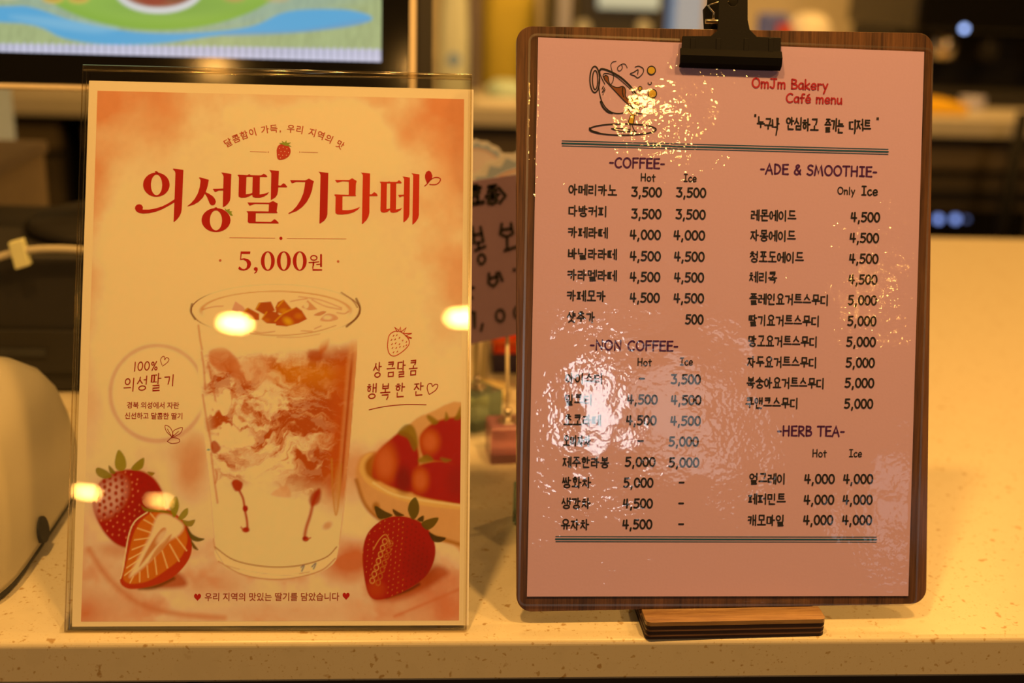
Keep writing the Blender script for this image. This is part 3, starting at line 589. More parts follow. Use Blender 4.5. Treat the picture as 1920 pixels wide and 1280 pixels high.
    core = [(300, 964), (320, 966), (344, 984), (336, 1002), (316, 1014), (298, 1034), (272, 1060), (244, 1082), (250, 1064), (266, 1034), (282, 1002), (290, 978)]
    p.blob(core, (240, 178, 100), 4.5)
    for a, b in (((282, 998), (258, 990)), ((280, 1008), (252, 1012)), ((274, 1020), (248, 1030)), ((268, 1034), (242, 1048)), ((262, 1048), (238, 1064)), ((254, 1062), (234, 1078)), ((288, 984), (270, 974)), ((292, 974), (282, 962)), ((262, 1072), (262, 1090)), ((276, 1060), (278, 1082)), ((290, 1044), (294, 1076)), ((304, 1032), (314, 1064)), ((318, 1020), (336, 1052)), ((330, 1006), (350, 1032)), ((250, 1080), (244, 1092))): p.line([a, b], 2.2, (246, 176, 82), 1.2, .85, False)
    p.blob([(304, 990), (312, 992), (306, 1008), (286, 1032), (262, 1062), (268, 1046), (288, 1010)], (198, 96, 32), 2.5, .9); p.blob([(314, 1006), (322, 1002), (314, 1018), (296, 1038), (280, 1052), (292, 1030)], (206, 112, 42), 2.5, .85); p.ell(305, 1006, 8, 16, (238, 172, 96), 4, .8, .7)
    p.line([(276, 960), (254, 976), (243, 998), (236, 1032), (231, 1064), (226, 1084)], 2.4, (244, 186, 108), 1.2, .9)
    for q, c in (([(265, 946), (272, 952), (290, 954), (312, 957), (320, 962), (296, 960), (272, 958)], (140, 100, 20)), ([(321, 960), (318, 944), (330, 930), (336, 946), (332, 962), (326, 970)], (146, 112, 26)), ([(334, 972), (342, 958), (352, 952), (352, 964), (342, 974)], (150, 112, 30)), ([(342, 975), (354, 976), (366, 974), (360, 986), (348, 985)], (146, 104, 28)), ([(349, 986), (360, 1000), (372, 1007), (384, 1010), (372, 1015), (358, 1010)], (92, 66, 20)), ([(358, 1012), (366, 1022), (372, 1031), (362, 1027)], (104, 60, 14))): p.blob(q, c, 1.3, .95)
    # ---- bowl of berries, out of focus in the print
    p.blob([(668, 900), (672, 862), (690, 848), (720, 840), (762, 800), (800, 775), (880, 770), (880, 1030), (850, 1022), (800, 1008), (740, 985), (692, 960)], (214, 128, 54), 4, .9); 
    p.blob([(674, 880), (682, 856), (700, 850), (705, 880), (730, 912), (780, 930), (870, 944), (870, 955), (780, 945), (720, 925), (688, 905)], (226, 148, 60), 3, .95)
    p.blob([(684, 872), (694, 856), (708, 852), (712, 900), (690, 892)], (150, 62, 10), 5, .85)
    def berry(pts, hl): p.blob(pts, (166, 28, 6), 4); p.ell(hl[0], hl[1], hl[2], hl[3], (216, 96, 40), hl[2] * .7, .75)
    berry([(698, 890), (706, 850), (728, 826), (756, 808), (780, 830), (786, 870), (775, 920), (740, 915), (712, 902)], (722, 868, 20, 34)); berry([(786, 826), (795, 806), (818, 790), (850, 782), (880, 786), (880, 870), (830, 866), (796, 858)], (806, 828, 16, 20)); berry([(768, 912), (772, 886), (790, 870), (820, 864), (850, 868), (880, 880), (880, 942), (830, 940), (780, 928)], (788, 900, 14, 20))
    p.ell(756, 900, 14, 26, (110, 12, 2), 8, .6); p.ell(860, 905, 22, 30, (140, 12, 4), 12, .5)
    for q in ([(746, 812), (760, 796), (776, 800), (784, 830), (776, 845), (764, 822)], [(800, 782), (806, 778), (822, 790), (812, 796)], [(836, 772), (842, 784), (834, 788)], [(858, 772), (864, 762), (864, 784), (852, 786)], [(784, 862), (800, 852), (812, 862), (792, 868)], [(826, 858), (846, 862), (834, 866)]): p.blob(q, (136, 88, 18), 3.5, .85)
    p.line([(668, 900), (684, 945), (715, 975), (760, 990), (820, 1008), (862, 1020)], 7, (158, 76, 16), 4, .75); p.line([(700, 905), (750, 930), (870, 948)], 4, (242, 178, 88), 2.5, .7); p.ell(705, 950, 7, 9, (150, 70, 10), 4, .7)
    # ---- whole strawberry in front
    p.blob([(700, 1124), (760, 1122), (830, 1085), (840, 1070), (815, 1060), (770, 1095)], (176, 58, 20), 8, .8); p.line([(725, 1119), (765, 1106), (785, 1095)], 6, (70, 20, 4), 4, .8)
    ob = [(708, 980), (735, 968), (768, 970), (798, 986), (815, 1018), (814, 1050), (798, 1080), (768, 1102), (735, 1118), (705, 1124), (690, 1112), (682, 1075), (680, 1035), (688, 1002)]
    p.blob(ob, (164, 20, 6), 1.5); p.ell(705, 1105, 18, 16, (196, 70, 26), 12, .55); p.ell(790, 1060, 26, 34, (138, 10, 4), 18, .5)
    seeds(ob, 9.5, (112, 14, 4), 1.7, .6, lambda x, y: x > 755, .8, .6); seeds(ob, 10, (214, 110, 44), 1.3, .75, lambda x, y: x < 757 and (x < 700 or y < 1000 or x > 722), .8, .6)
    for i in range(7):
        x, y = 698 + i * 3.9, 1088 - i * 12.2
        for dx in (0, 11): 
            ix = sub(x + dx + (i % 2), y + dx * .35, 8); r_ = np.hypot((p.U[ix] - x - dx), (p.V[ix] - y - dx * .35) / 1.25); mm = np.exp(-((r_ - 4.2) / .9) ** 2) * (.7 if dx == 0 else .3); p.C[ix] = p.C[ix] * (1 - mm[:, None]) + lin((232, 150, 62))[None] * mm[:, None]
    p.line([(700, 1030), (712, 1010), (724, 1002), (732, 1020)], 1.6, (230, 146, 60), 1, .7)
    for q, c in (([(703, 948), (722, 958), (736, 966), (715, 973), (706, 966)], (74, 50, 16)), ([(736, 954), (748, 960), (758, 966), (742, 967)], (80, 44, 14)), ([(765, 958), (768, 942), (779, 932), (786, 948), (784, 964), (774, 974)], (96, 66, 24)), ([(782, 974), (794, 966), (793, 978)], (70, 46, 14)), ([(790, 982), (800, 974), (822, 970), (814, 986), (800, 993)], (96, 64, 20)), ([(804, 997), (818, 1004), (836, 1008), (826, 1016), (812, 1014)], (70, 44, 14))): p.blob(q, c, 1.2, .96)
    p.C = p.C * (1 + (n3 - .5)[:, None] * .07); return p.C
xa, yt = pg(182, 176); xb, yb = pg(862, 1165); xa = -.1015; xb = .1010
colour_grid('printed_picture', xa, xb, .0022, .2915, 400, 570, .00006, paint_poster, M['art'], poster)

Z1 = .00016
def crop_poly(mb, pts, ox, oy, k, sheet=PS, z=Z1, holes=()):
    cv = lambda L: [sheet.g(ox + p[0] / k, oy + p[1] / k) for p in L]
    mb.prism(cv(pts), z, z, [cv(h) for h in holes])
t = MB(); c1 = (240, 300, 8.535)
crop_poly(t, arc(455, 394, 213, 194, 0, 345, 28), *c1, holes=[arc(458, 398, 90, 165, 0, 345, 24)])
crop_poly(t, [(430, 180), (465, 178), (500, 212), (470, 222), (440, 205)], *c1)
crop_poly(t, [(240, 750), (235, 792), (340, 792), (450, 772), (550, 740), (650, 690), (748, 625), (748, 675), (640, 738), (540, 790), (440, 828), (340, 850), (240, 856), (175, 845), (130, 815), (112, 775), (120, 738), (145, 714), (180, 706), (215, 714)], *c1)
crop_poly(t, [(722, 135), (888, 158), (868, 640), (860, 790), (850, 845), (825, 900), (790, 945), (740, 990), (730, 988), (745, 640), (760, 210), (750, 175), (722, 152)], *c1)
crop_poly(t, [(1135, 285), (1150, 275), (1295, 315), (1275, 420), (1245, 510), (1200, 600), (1130, 670), (1050, 715), (955, 742), (952, 735), (1010, 690), (1070, 620), (1120, 530), (1150, 430), (1162, 330), (1155, 305)], *c1)
crop_poly(t, [(1240, 512), (1300, 540), (1360, 580), (1395, 625), (1408, 665), (1395, 705), (1365, 725), (1330, 720), (1305, 690), (1290, 650), (1265, 590), (1232, 540)], *c1)
crop_poly(t, [(1358, 460), (1530, 455), (1530, 488), (1450, 488), (1400, 512), (1385, 505)], *c1)
crop_poly(t, [(1493, 198), (1655, 222), (1640, 600), (1632, 650), (1600, 700), (1560, 735), (1518, 755), (1520, 600), (1530, 260), (1515, 225)], *c1)
crop_poly(t, arc(1410, 960, 232, 192, 0, 345, 28), *c1, holes=[arc(1408, 965, 98, 160, 0, 345, 24)])
crop_poly(t, [(1385, 758), (1420, 755), (1435, 775), (1390, 778)], *c1)
c2 = (430, 300, 8.535)
crop_poly(t, [(130, 240), (150, 235), (290, 242), (320, 225), (345, 242), (510, 245), (552, 218), (590, 240), (610, 265), (600, 273), (490, 272), (485, 550), (560, 540), (638, 512), (610, 550), (560, 582), (490, 605), (420, 605), (375, 590), (365, 555), (320, 580), (260, 602), (190, 605), (150, 585), (148, 540), (155, 280), (148, 260)], *c2, holes=[[(275, 270), (375, 270), (368, 525), (330, 540), (265, 548)]])
crop_poly(t, [(638, 158), (795, 175), (785, 405), (822, 408), (865, 370), (895, 385), (925, 425), (918, 437), (785, 435), (780, 500), (765, 560), (735, 600), (665, 640), (665, 560), (672, 210), (660, 185)], *c2)
crop_poly(t, [(290, 678), (640, 682), (700, 655), (775, 695), (758, 820), (772, 840), (765, 850), (425, 850), (422, 985), (665, 990), (720, 945), (750, 960), (792, 1005), (785, 1015), (320, 1010), (295, 990), (300, 850), (275, 822), (300, 818), (630, 822), (635, 705), (410, 702), (330, 730), (318, 722)], *c2)
crop_poly(t, [(972, 322), (1215, 325), (1275, 297), (1355, 340), (1340, 385), (1325, 480), (1290, 580), (1240, 670), (1170, 750), (1080, 815), (950, 862), (945, 850), (1010, 810), (1080, 735), (1140, 640), (1185, 530), (1205, 430), (1215, 352), (1070, 350), (1010, 372), (1000, 370)], *c2)
crop_poly(t, [(1428, 185), (1585, 207), (1570, 870), (1555, 920), (1520, 970), (1450, 1018), (1442, 1010), (1460, 240), (1450, 210)], *c2)
t.build('title_lettering', M['red'], poster, local=True, label='large dark red brush lettering of the title')
t = MB(); c3 = (620, 300, 8.533)
crop_poly(t, [(70, 318), (295, 320), (343, 290), (418, 335), (405, 380), (398, 555), (408, 572), (400, 578), (190, 578), (188, 800), (280, 802), (370, 788), (470, 750), (440, 790), (370, 835), (280, 862), (190, 872), (110, 870), (78, 850), (75, 800), (80, 585), (55, 555), (70, 548), (290, 555), (290, 345), (190, 340), (105, 362), (95, 355)], *c3)
crop_poly(t, [(483, 200), (632, 215), (625, 548), (655, 548), (698, 512), (735, 535), (753, 570), (745, 577), (622, 577), (620, 840), (608, 900), (575, 960), (510, 1025), (500, 1022), (515, 240), (500, 215)], *c3)
crop_poly(t, [(785, 345), (920, 348), (937, 337), (950, 348), (1062, 348), (1092, 322), (1120, 340), (1138, 365), (1130, 373), (1050, 373), (1045, 792), (1100, 782), (1145, 762), (1120, 800), (1060, 835), (1000, 845), (960, 835), (948, 800), (905, 832), (850, 843), (810, 832), (796, 805), (805, 380)], *c3, holes=[[(900, 373), (955, 373), (950, 775), (893, 785)]])
crop_poly(t, [(1080, 555), (1175, 552), (1175, 578), (1140, 580), (1105, 598), (1095, 590)], *c3)
crop_poly(t, [(1150, 262), (1268, 280), (1260, 860), (1250, 910), (1215, 960), (1170, 998), (1163, 990), (1175, 300), (1165, 282)], *c3)
crop_poly(t, [(1290, 210), (1420, 228), (1412, 880), (1400, 930), (1365, 985), (1315, 1033), (1307, 1028), (1320, 250), (1310, 228)], *c3)
t.build('title_lettering', mat('bright_red_ink', alb(196, 28, 0), rough=.5), poster, local=True, label='brighter red end of the title lettering')
t = MB()
crop_poly(t, [(1510, 240), (1530, 190), (1570, 170), (1605, 190), (1628, 250), (1620, 300), (1560, 360), (1540, 370), (1520, 320), (1508, 280)], *c3)
def prib(mb, pts, wd, off=None, k=1.0, sheet=PS, z=Z1, smooth=True):
    q = [(p[0] / k + off[0], p[1] / k + off[1]) if off else p for p in pts]
    if smooth and len(q) > 2: q = curve(q, False, 4)
    Q = [sheet.g(*p) for p in q]; un = .297 / 1030; ribbon(mb, Q, wd * un, z)
prib(t, [(1505, 415), (1545, 380), (1590, 325), (1650, 285), (1710, 278), (1755, 300), (1745, 345), (1700, 385), (1640, 395), (1585, 390)], 1.9, (620, 300), 8.533)
t.build('leaf_drawing', M['red'], poster, local=True)
t = MB(); crop_poly(t, [(1545, 765), (1575, 795), (1632, 782), (1622, 815), (1668, 822), (1655, 845), (1680, 890), (1640, 885), (1600, 840), (1560, 805)], *c1, z=Z1 + .00003)
t.build('leaf_drawing', M['leaf'], poster, local=True, label='tiny green strawberry leaves on the title')
# price
t = MB(); c4 = (400, 430, 7.385)
crop_poly(t, [(380, 305), (515, 305), (508, 340), (393, 338), (385, 405), (430, 398), (480, 410), (515, 440), (525, 480), (510, 525), (470, 558), (420, 570), (370, 562), (345, 545), (360, 510), (400, 545), (430, 550), (460, 530), (470, 480), (455, 440), (415, 418), (370, 425)], *c4)
crop_poly(t, [(565, 605), (592, 575), (562, 562), (562, 535), (585, 520), (612, 530), (616, 560), (600, 595), (572, 613)], *c4)
for cx in (755, 977, 1197): crop_poly(t, arc(cx, 437, 97, 135, 0, 345, 24), *c4, holes=[arc(cx, 437, 46, 121, 0, 345, 22)])
for q, wd in ((arc(1392, 393, 44, 32, 0, 360, 14), 2.2), ([(1325, 458), (1400, 455), (1460, 447)], 2.0), ([(1388, 455), (1385, 498)], 3.2), ([(1432, 485), (1488, 480)], 1.8), ([(1492, 352), (1492, 510)], 3.6), ([(1378, 515), (1380, 560), (1500, 560)], 2.4)): prib(t, q, wd, (400, 430), 7.385, smooth=False)
t.build('price_lettering', M['red'], poster, local=True)
# hairlines, dots
t = MB()
for q, wd in (([(225, 115), (855, 120)], .9), ([(1020, 125), (1840, 131)], .9)): prib(t, q, wd, (400, 430), 7.385)
for q in ([(469, 284), (500, 285)], [(565, 285), (596, 286)]): prib(t, q, .9)
for x, y, r in ((413, 488, 2.4), (634, 490, 2.4), (503, 285, 1.1), (562, 285, 1.1)): crop_poly(t, arc(0, 0, r, r, 0, 330, 12), x, y, 1)
t.build('rule_lines', M['rust'], poster, local=True)
t = MB(); crop_poly(t, arc(0, 0, 3, 3, 0, 330, 12), 526.8, 446.6, 1); t.build('printed_dot', M['red'], poster, local=True)
for hx in (370.5, 649):
    t = MB(); hy = 1119 if hx < 500 else 1117; crop_poly(t, [(0, 7), (-6.3, 0), (-6.6, -4), (-3.8, -6.6), (-1, -5.5), (0, -3), (1, -5.5), (3.8, -6.6), (6.6, -4), (6.3, 0)], hx, hy, 1); t.build('printed_heart', M['red'], poster, local=True)

# small strawberry mark under the arched line
t = MB(); crop_poly(t, curve([(519, 280), (523, 272), (532, 270), (541, 274), (545, 282), (543, 291), (536, 297), (525, 300), (520, 296), (519, 288)], True, 3), 0, 0, 1)
sb = t.build('strawberry_mark', mat('strawberry_red_ink', alb(190, 44, 14), rough=.5), poster, local=True)
t = MB(); crop_poly(t, [(527, 270), (523, 268), (530, 268), (528, 264), (534, 267), (537, 263), (538, 268), (546, 267), (541, 271), (547, 275), (540, 274), (534, 273)], 0, 0, 1, z=Z1 + .00003); t.build('mark_leaves', M['leaf'], sb, local=True)
t = MB()
for x, y in ((524, 278), (531, 276), (538, 279), (527, 284), (534, 284), (541, 286), (523, 290), (530, 291), (537, 291), (526, 296)): crop_poly(t, arc(0, 0, .9, .9, 0, 300, 6), x, y, 1, z=Z1 + .00003)
t.build('mark_seeds', mat('seed_ink', alb(236, 160, 80), rough=.5), sb, local=True)

# type with the built-in font
def font_glyphs(s, weight=0.0):
    cu = bpy.data.curves.new('type', 'FONT'); cu.body = s; cu.offset = weight; cu.resolution_u = 3; cu.fill_mode = 'FRONT'
    o = bpy.data.objects.new('type', cu); COL.objects.link(o); dg = bpy.context.evaluated_depsgraph_get(); dg.update(); me = o.evaluated_get(dg).to_mesh()
    V = np.array([tuple(v.co) for v in me.vertices]) if len(me.vertices) else np.zeros((0, 3)); Fc = [tuple(p.vertices) for p in me.polygons]
    bpy.data.objects.remove(o); bpy.data.curves.remove(cu); return V, Fc
def type_line(mb, sh, s, u0, u1, v, hp, z, weight=0.0):
    """fits s between u0 and u1 with letter height hp, centred on v"""
    V, Fc = font_glyphs(s, weight); x0, yc = sh.g(u0, v); x1, _ = sh.g(u1, v); un = (x1 - x0) / (u1 - u0)
    lo = V.min(0); hi = V.max(0); sx = (x1 - x0) / (hi[0] - lo[0]); sy = hp * un / (hi[1] - lo[1])
    mb.add([(x0 + (p[0] - lo[0]) * sx, yc + (p[1] - (lo[1] + hi[1]) / 2) * sy, z) for p in V], Fc)
t = MB(); type_line(t, PS, '경북 의성에서 자란', 238, 336, 759, 12.5, Z1, .012); type_line(t, PS, '신선하고 달콤한 딸기', 234, 342, 779, 12.5, Z1, .012)
t.build('small_lettering', M['maroon'], poster, local=True)
t = MB(); type_line(t, PS, '우리 지역의 맛있는 딸기를 담았습니다', 384, 636, 1118.5, 15.5, Z1, .008); t.build('small_lettering', mat('deep_red_ink', alb(150, 26, 4), rough=.5), poster, local=True)
t = MB(); s_ = '달콤함이 가득, 우리 지역의 맛'; x = 0; seq = []
for ch in s_:
    wd = .45 if ch == ' ' else (.5 if ch == ',' else 1.0); seq.append((ch, x + wd / 2)); x += wd
R_ = 205; cxu, cyv = 533, 446; tot = 2 * 33.0
un = .297 / 1030
for ch, xc in seq:
    if ch == ' ': continue
    a = math.radians(-33.0 + tot * xc / x); V, Fc = font_glyphs(ch, .012)
    px_, py_ = cxu + R_ * math.sin(a), cyv - R_ * math.cos(a) + (4 * math.sin(a))
    X0, Y0 = PS.g(px_, py_); k = 17.2 * un; ca, sa = math.cos(-a), math.sin(-a); ox = (V[:, 0].min() + V[:, 0].max()) / 2; oy = .34
    t.add([(X0 + ((p[0] - ox) * k) * ca - ((p[1] - oy) * k) * sa, Y0 + ((p[0] - ox) * k) * sa + ((p[1] - oy) * k) * ca, Z1) for p in V], Fc)
t.build('arched_lettering', mat('brick_ink', alb(184, 52, 14), rough=.5), poster, local=True)
# handwritten bits
t = MB(); sheet_text(t, PS, '100%', 250, 297, 687, 17, 1.9, Z1, .16, .03, 1, .05, .1)
for (ch, u, v, hh) in (('의', 232, 722, 25), ('성', 256, 719, 27), ('딸', 282, 717, 33), ('기', 307, 714, 22)): sheet_text(t, PS, ch, u, u + 22, v, hh, 2.0, Z1, .08, 0, 1, .07, .12)
t.build('handwritten_lettering', M['maroon'], poster, local=True)
t = MB()
for (ch, u, v, hh) in (('상', 699, 694, 28), ('큼', 724, 693, 28), ('달', 744, 692, 30), ('콤', 766, 690, 28), ('행', 687, 734, 28), ('복', 712, 735, 30), ('한', 740, 732, 26), ('잔', 775, 730, 24)): sheet_text(t, PS, ch, u, u + (18 if v < 710 else 21), v, hh, 2.2, Z1, .08, 0, 1, .08, .12)
prib(t, [(692, 768), (720, 762), (760, 758), (799, 758.5)], 1.6)
prib(t, [(804, 738), (801, 728), (803, 720), (809, 719), (811, 724), (816, 720), (821, 722), (817, 731), (805, 739)], 1.6)
t.build('handwritten_lettering', M['maroon'], poster, local=True)
t = MB(); prib(t, [(304, 684), (301, 675), (304, 669), (308, 668), (309, 674), (312, 670), (317, 673), (314, 679), (305, 686)], 1.1)
for q in ([(322, 818), (312, 808), (310, 797), (319, 801), (324, 812), (323, 820)], [(323, 818), (326, 807), (342, 801), (338, 812), (325, 819)], [(314, 827), (323, 820), (336, 823), (335, 829), (322, 831), (314, 827)], [(323, 820), (314, 804)], [(324, 818), (335, 808)], [(314, 827), (326, 815)]): prib(t, q, 1.1)
t.build('line_drawing', M['maroon'], poster, local=True, label='thin heart and leaf sprig line drawing')
t = MB(); prib(t, curve([(727, 642), (730, 628), (740, 621), (752, 622), (765, 634), (767, 645), (757, 657), (741, 667), (731, 664), (727, 653)], True, 3) + [(727, 642)], 1.5, smooth=False)
for q in ([(745, 622), (740, 613), (747, 618)], [(747, 621), (751, 613), (752, 622)], [(752, 622), (762, 614), (757, 624)], [(756, 625), (772, 625), (762, 629)], [(760, 629), (772, 634), (765, 634)]): prib(t, q, 1.4, smooth=False)
for x, y in ((738, 629), (744, 628), (749, 633), (734, 637), (741, 636), (755, 638), (735, 645), (742, 643), (749, 645), (762, 641), (736, 652), (743, 652), (750, 650), (757, 649), (738, 660), (745, 659), (762, 647)): prib(t, [(x - .8, y + 1), (x + .8, y - 1)], 1.5)
t.build('line_drawing', M['red2'], poster, local=True, label='red outline drawing of a strawberry')

# ================================================================== clear acrylic holder
holder = empty('sign_holder', PS.m, 'clear acrylic slant-back sign holder around the strawberry latte poster', 'sign holder')
Lx, Rx, Bt, Tp = -.1095, .1052, -.0022, .3042
fz = .0016
MB().prism(rrect(Lx, Rx, Bt, Tp, .0008, 2), fz, fz + .0003).build('front_sheet', M['acrylic'], holder, local=True)
mb = MB().prism(rrect(Lx + .0004, Rx - .0004, Bt, Tp - .001, .0008, 2), -.0016, -.0008); mb.build('back_sheet', M['acrylic'], holder, local=True)
# rolled fold over the top and the polished edges
fold = MB(); rr_ = (fz + .0003 + .0018) / 2; cz = fz + .0003 - rr_
fold.tube([(Lx, Tp, cz), (Rx, Tp, cz)], rr_, 12); fold.build('top_fold', M['acryledge'], holder, local=True)
for (a, b) in ((Lx, Lx + .0007), (Lx + .0022, Lx + .0027), (Rx - .0008, Rx)):
    MB().box(a, b, Bt, Tp - .001, fz + .0003, fz + .0006).build('polished_edge', M['acryledge'], holder, local=True)
MB().box(Lx, Rx, Bt - .0005, Bt, -.0016, fz + .0006).build('bottom_fold', M['acryledge'], holder, local=True)
# foot sheet lying on the counter behind
MB().box(-.196, .0195, .5615, .655, .0004, .0022).build('foot', M['acrylic'], holder)

# ================================================================== menu board
KM = 1.025
MS = Sheet((.0529, .5548, .0253), (.2629, .556, .0239), (.2643, .6373, .3096), (.0543, .636, .311), KM)
BT = .0042   # board thickness
board = empty('clipboard', MS.m, 'dark stained wooden clip board with rounded corners standing in a small block', 'clipboard')
rot = Matrix.Rotation(math.radians(1.1), 4, 'Z'); mb = MB(); mb.prism(rrect(-.1161, .1161, -.1597, .1597, .0085, 7), -BT, 0)
mb.build('board', M['board'], board, local=True, bevel=.0005, xf=Matrix.Translation((-.0002, .1530, -.0009)) @ rot)
menu = empty('menu_sheet', MS.m, 'laminated lilac pink menu sheet with price list lying on the wooden clip board', 'menu')
MP = [MS.g(1009, 70), MS.g(1733, 97), MS.g(1703, 1117), MS.g(988, 1118)]
mb = MB(); mb.prism([MP[3], MP[2], MP[1], MP[0]], -.0003, 0); mb.build('paper', M['pink'], menu, local=True)
# laminating pouch: film over the front with a subtly dished surface
x0, x1, ya, yb = -.1122, .1125, -.0048, .3060
rimd = [0, .0006, .0012, .0020, .0030, .0042, .0056]
def gridline(a, b, n): 
    m_ = [a + .0072 + (b - a - .0144) * k / n for k in range(n + 1)]; return [a + d for d in rimd] + m_ + [b - d for d in rimd[::-1]]
GX, GY = gridline(x0, x1, 36), gridline(ya, yb, 50); nx, ny = len(GX) - 1, len(GY) - 1
mb = MB()
for y in GY:
    for x in GX:
        ex = min(x - x0, x1 - x, y - ya, yb - y); e_ = min(1, ex / .0058); e_ = e_ * e_ * (3 - 2 * e_)
        mb.v.append((x, y, .00018 + .00055 * e_ + .00018 * math.sin(x * 38 + y * 11) * math.sin(y * 31 + 1) * e_))
for j in range(ny):
    for i in range(nx): a = j * (nx + 1) + i; mb.f.append((a, a + 1, a + nx + 2, a + nx + 1)); mb.sm.append(True)
mb.build('laminate_film', M['film'], menu, local=True)
rim = MB(); P_ = rrect(x0, x1, ya, yb, .004, 5); P_.append(P_[0]); ribbon(rim, P_, .0012, .0002); rim.build('laminate_edge', M['filmedge'], menu, local=True)
ZM = .00022
def mtext(name, items, m, label=None, **kw):
    mb = MB()
    for it in items:
        s, u0, u1, v, hp, wp = it[:6]; sheet_text(mb, MS, s, u0, u1, v, hp, wp, ZM, **kw)
    return mb.build(name, m, menu, local=True, label=label)
mtext('heading_lettering', [('OmJm Bakery', 1408, 1554, 155, 18, 3.1)], M['menured'], 'red first line of the menu title', track=.06)
mtext('heading_lettering', [('Café menu', 1472, 1581, 183, 17, 3.0)], M['menured'], 'red second line of the menu title', track=.06)
mtext('section_heading', [('-COFFEE-', 1141, 1248, 304, 18.5, 3.0)], M['purple'])
mtext('section_heading', [('-NON COFFEE-', 1105, 1273, 646, 18.5, 3.0)], M['purple'])
mtext('section_heading', [('-ADE & SMOOTHIE-', 1424, 1646, 316, 18.5, 3.0)], M['purple'])
mtext('section_heading', [('-HERB TEA-', 1456, 1585, 807, 18.5, 3.0)], M['purple'])
mtext('column_heading', [('Hot', 1200, 1230, 332, 14, 2.1)], M['black']); mtext('column_heading', [('Ice', 1281, 1307, 333, 14, 2.1)], M['black'])
mtext('column_heading', [('Only', 1569, 1604, 357, 13, 2.0)], M['black']); mtext('column_heading', [('Ice', 1614, 1647, 357, 17, 2.6)], M['black'])
mtext('column_heading', [('Hot', 1194, 1223, 678, 14, 1.9)], M['black']); mtext('column_heading', [('Ice', 1274, 1300, 677, 14, 1.9)], M['black'])
mtext('column_heading', [('Hot', 1522, 1551, 849, 14, 1.9)], M['black']); mtext('column_heading', [('Ice', 1591, 1617, 849, 14, 1.9)], M['black'])
rows = [
    ('아메리카노', 1066, 1157, 355, '3,500', 1183, 1242, 359, '3,500', 1267, 1325, 360), ('다방커피', 1066, 1139, 395, '3,500', 1183, 1241, 400, '3,500', 1266, 1324, 401),
    ('카페라떼', 1065, 1140, 435, '4,000', 1180, 1240, 439, '4,000', 1262, 1323, 440), ('바닐라라떼', 1065, 1157, 475, '4,500', 1180, 1240, 479, '4,500', 1263, 1322, 480),
    ('카라멜라떼', 1064, 1157, 515, '4,500', 1180, 1239, 518, '4,500', 1263, 1321, 519), ('카페모카', 1063, 1136, 554, '4,500', 1180, 1238, 557, '4,500', 1262, 1321, 558), ('샷추가', 1063, 1116, 594, None, 0, 0, 0, '500', 1284, 1320, 598),
    ('아이스티', 1060, 1131, 709, '–', 1196, 1211, 709, '3,500', 1257, 1315, 710), ('밀크티', 1059, 1111, 749, '4,500', 1175, 1234, 748, '4,500', 1257, 1316, 749), ('초코라떼', 1057, 1127, 787, '4,500', 1173, 1232, 787, '4,500', 1256, 1315, 788),
    ('오미자차', 1056, 1108, 826, '–', 1193, 1209, 826, '5,000', 1253, 1311, 827), ('제주한라봉', 1055, 1142, 866, '5,000', 1171, 1230, 865, '5,000', 1253, 1312, 866), ('쌍화차', 1054, 1109, 904, '5,000', 1168, 1226, 904, '–', 1271, 1285, 904),
    ('생강차', 1053, 1108, 943, '4,500', 1167, 1225, 943, '–', 1270, 1284, 943), ('유자차', 1052, 1105, 983, '4,500', 1166, 1224, 982, '–', 1270, 1284, 982),
    ('레몬에이드', 1408, 1493, 403, None, 0, 0, 0, '4,500', 1594, 1651, 406), ('자몽에이드', 1407, 1492, 441, None, 0, 0, 0, '4,500', 1592, 1649, 445), ('청포도에이드', 1406, 1507, 481, None, 0, 0, 0, '4,500', 1591, 1648, 484), ('체리콕', 1405, 1457, 519, None, 0, 0, 0, '4,500', 1590, 1646, 523),
    ('플레인요거트스무디', 1405, 1554, 560, None, 0, 0, 0, '5,000', 1589, 1645, 562), ('딸기요거트스무디', 1404, 1537, 600, None, 0, 0, 0, '5,000', 1588, 1644, 601), ('망고요거트스무디', 1403, 1533, 639, None, 0, 0, 0, '5,000', 1586, 1643, 640), ('자두요거트스무디', 1401, 1532, 678, None, 0, 0, 0, '5,000', 1585, 1641, 679),
    ('복숭아요거트스무디', 1400, 1546, 717, None, 0, 0, 0, '5,000', 1583, 1640, 717), ('쿠앤크스무디', 1398, 1497, 755, None, 0, 0, 0, '5,000', 1582, 1638, 756), ('얼그레이', 1405, 1473, 897, '4,000', 1507, 1566, 897, '4,000', 1580, 1638, 897), ('페퍼민트', 1403, 1473, 935, '4,000', 1506, 1565, 936, '4,000', 1579, 1637, 936), ('캐모마일', 1402, 1471, 975, '4,000', 1505, 1563, 974, '4,000', 1578, 1636, 974)]
for r_ in rows:
    mtext('item_name', [(r_[0], r_[1] - 1, r_[2] + 1, r_[3], 19.5, 2.55)], M['black'], track=.10)
    for k in (4, 8):
        if r_[k]: mtext('item_price', [(r_[k], r_[k + 1], r_[k + 2], r_[k + 3], 17, 3.1)], M['black'], track=.10)
mtext('slogan_lettering', [('"', 1413, 1420, 222, 14, 2.0), ('누구나', 1418, 1463, 231, 21, 2.7), ('안심하고', 1473, 1536, 232, 22, 2.8), ('즐기는', 1545, 1583, 235, 23, 2.8), ('디저트', 1591, 1634, 235, 21, 2.7), ('"', 1642, 1650, 228, 14, 2.0)], M['black'], track=.02, jitter=.07)
mb = MB(); prib(mb, [(1459, 222), (1457, 240), (1455, 253)], 2.6, sheet=MS, z=ZM); prib(mb, [(1604, 225), (1603, 240), (1602, 250)], 2.6, sheet=MS, z=ZM); mb.build('slogan_flourish', M['black'], menu, local=True)
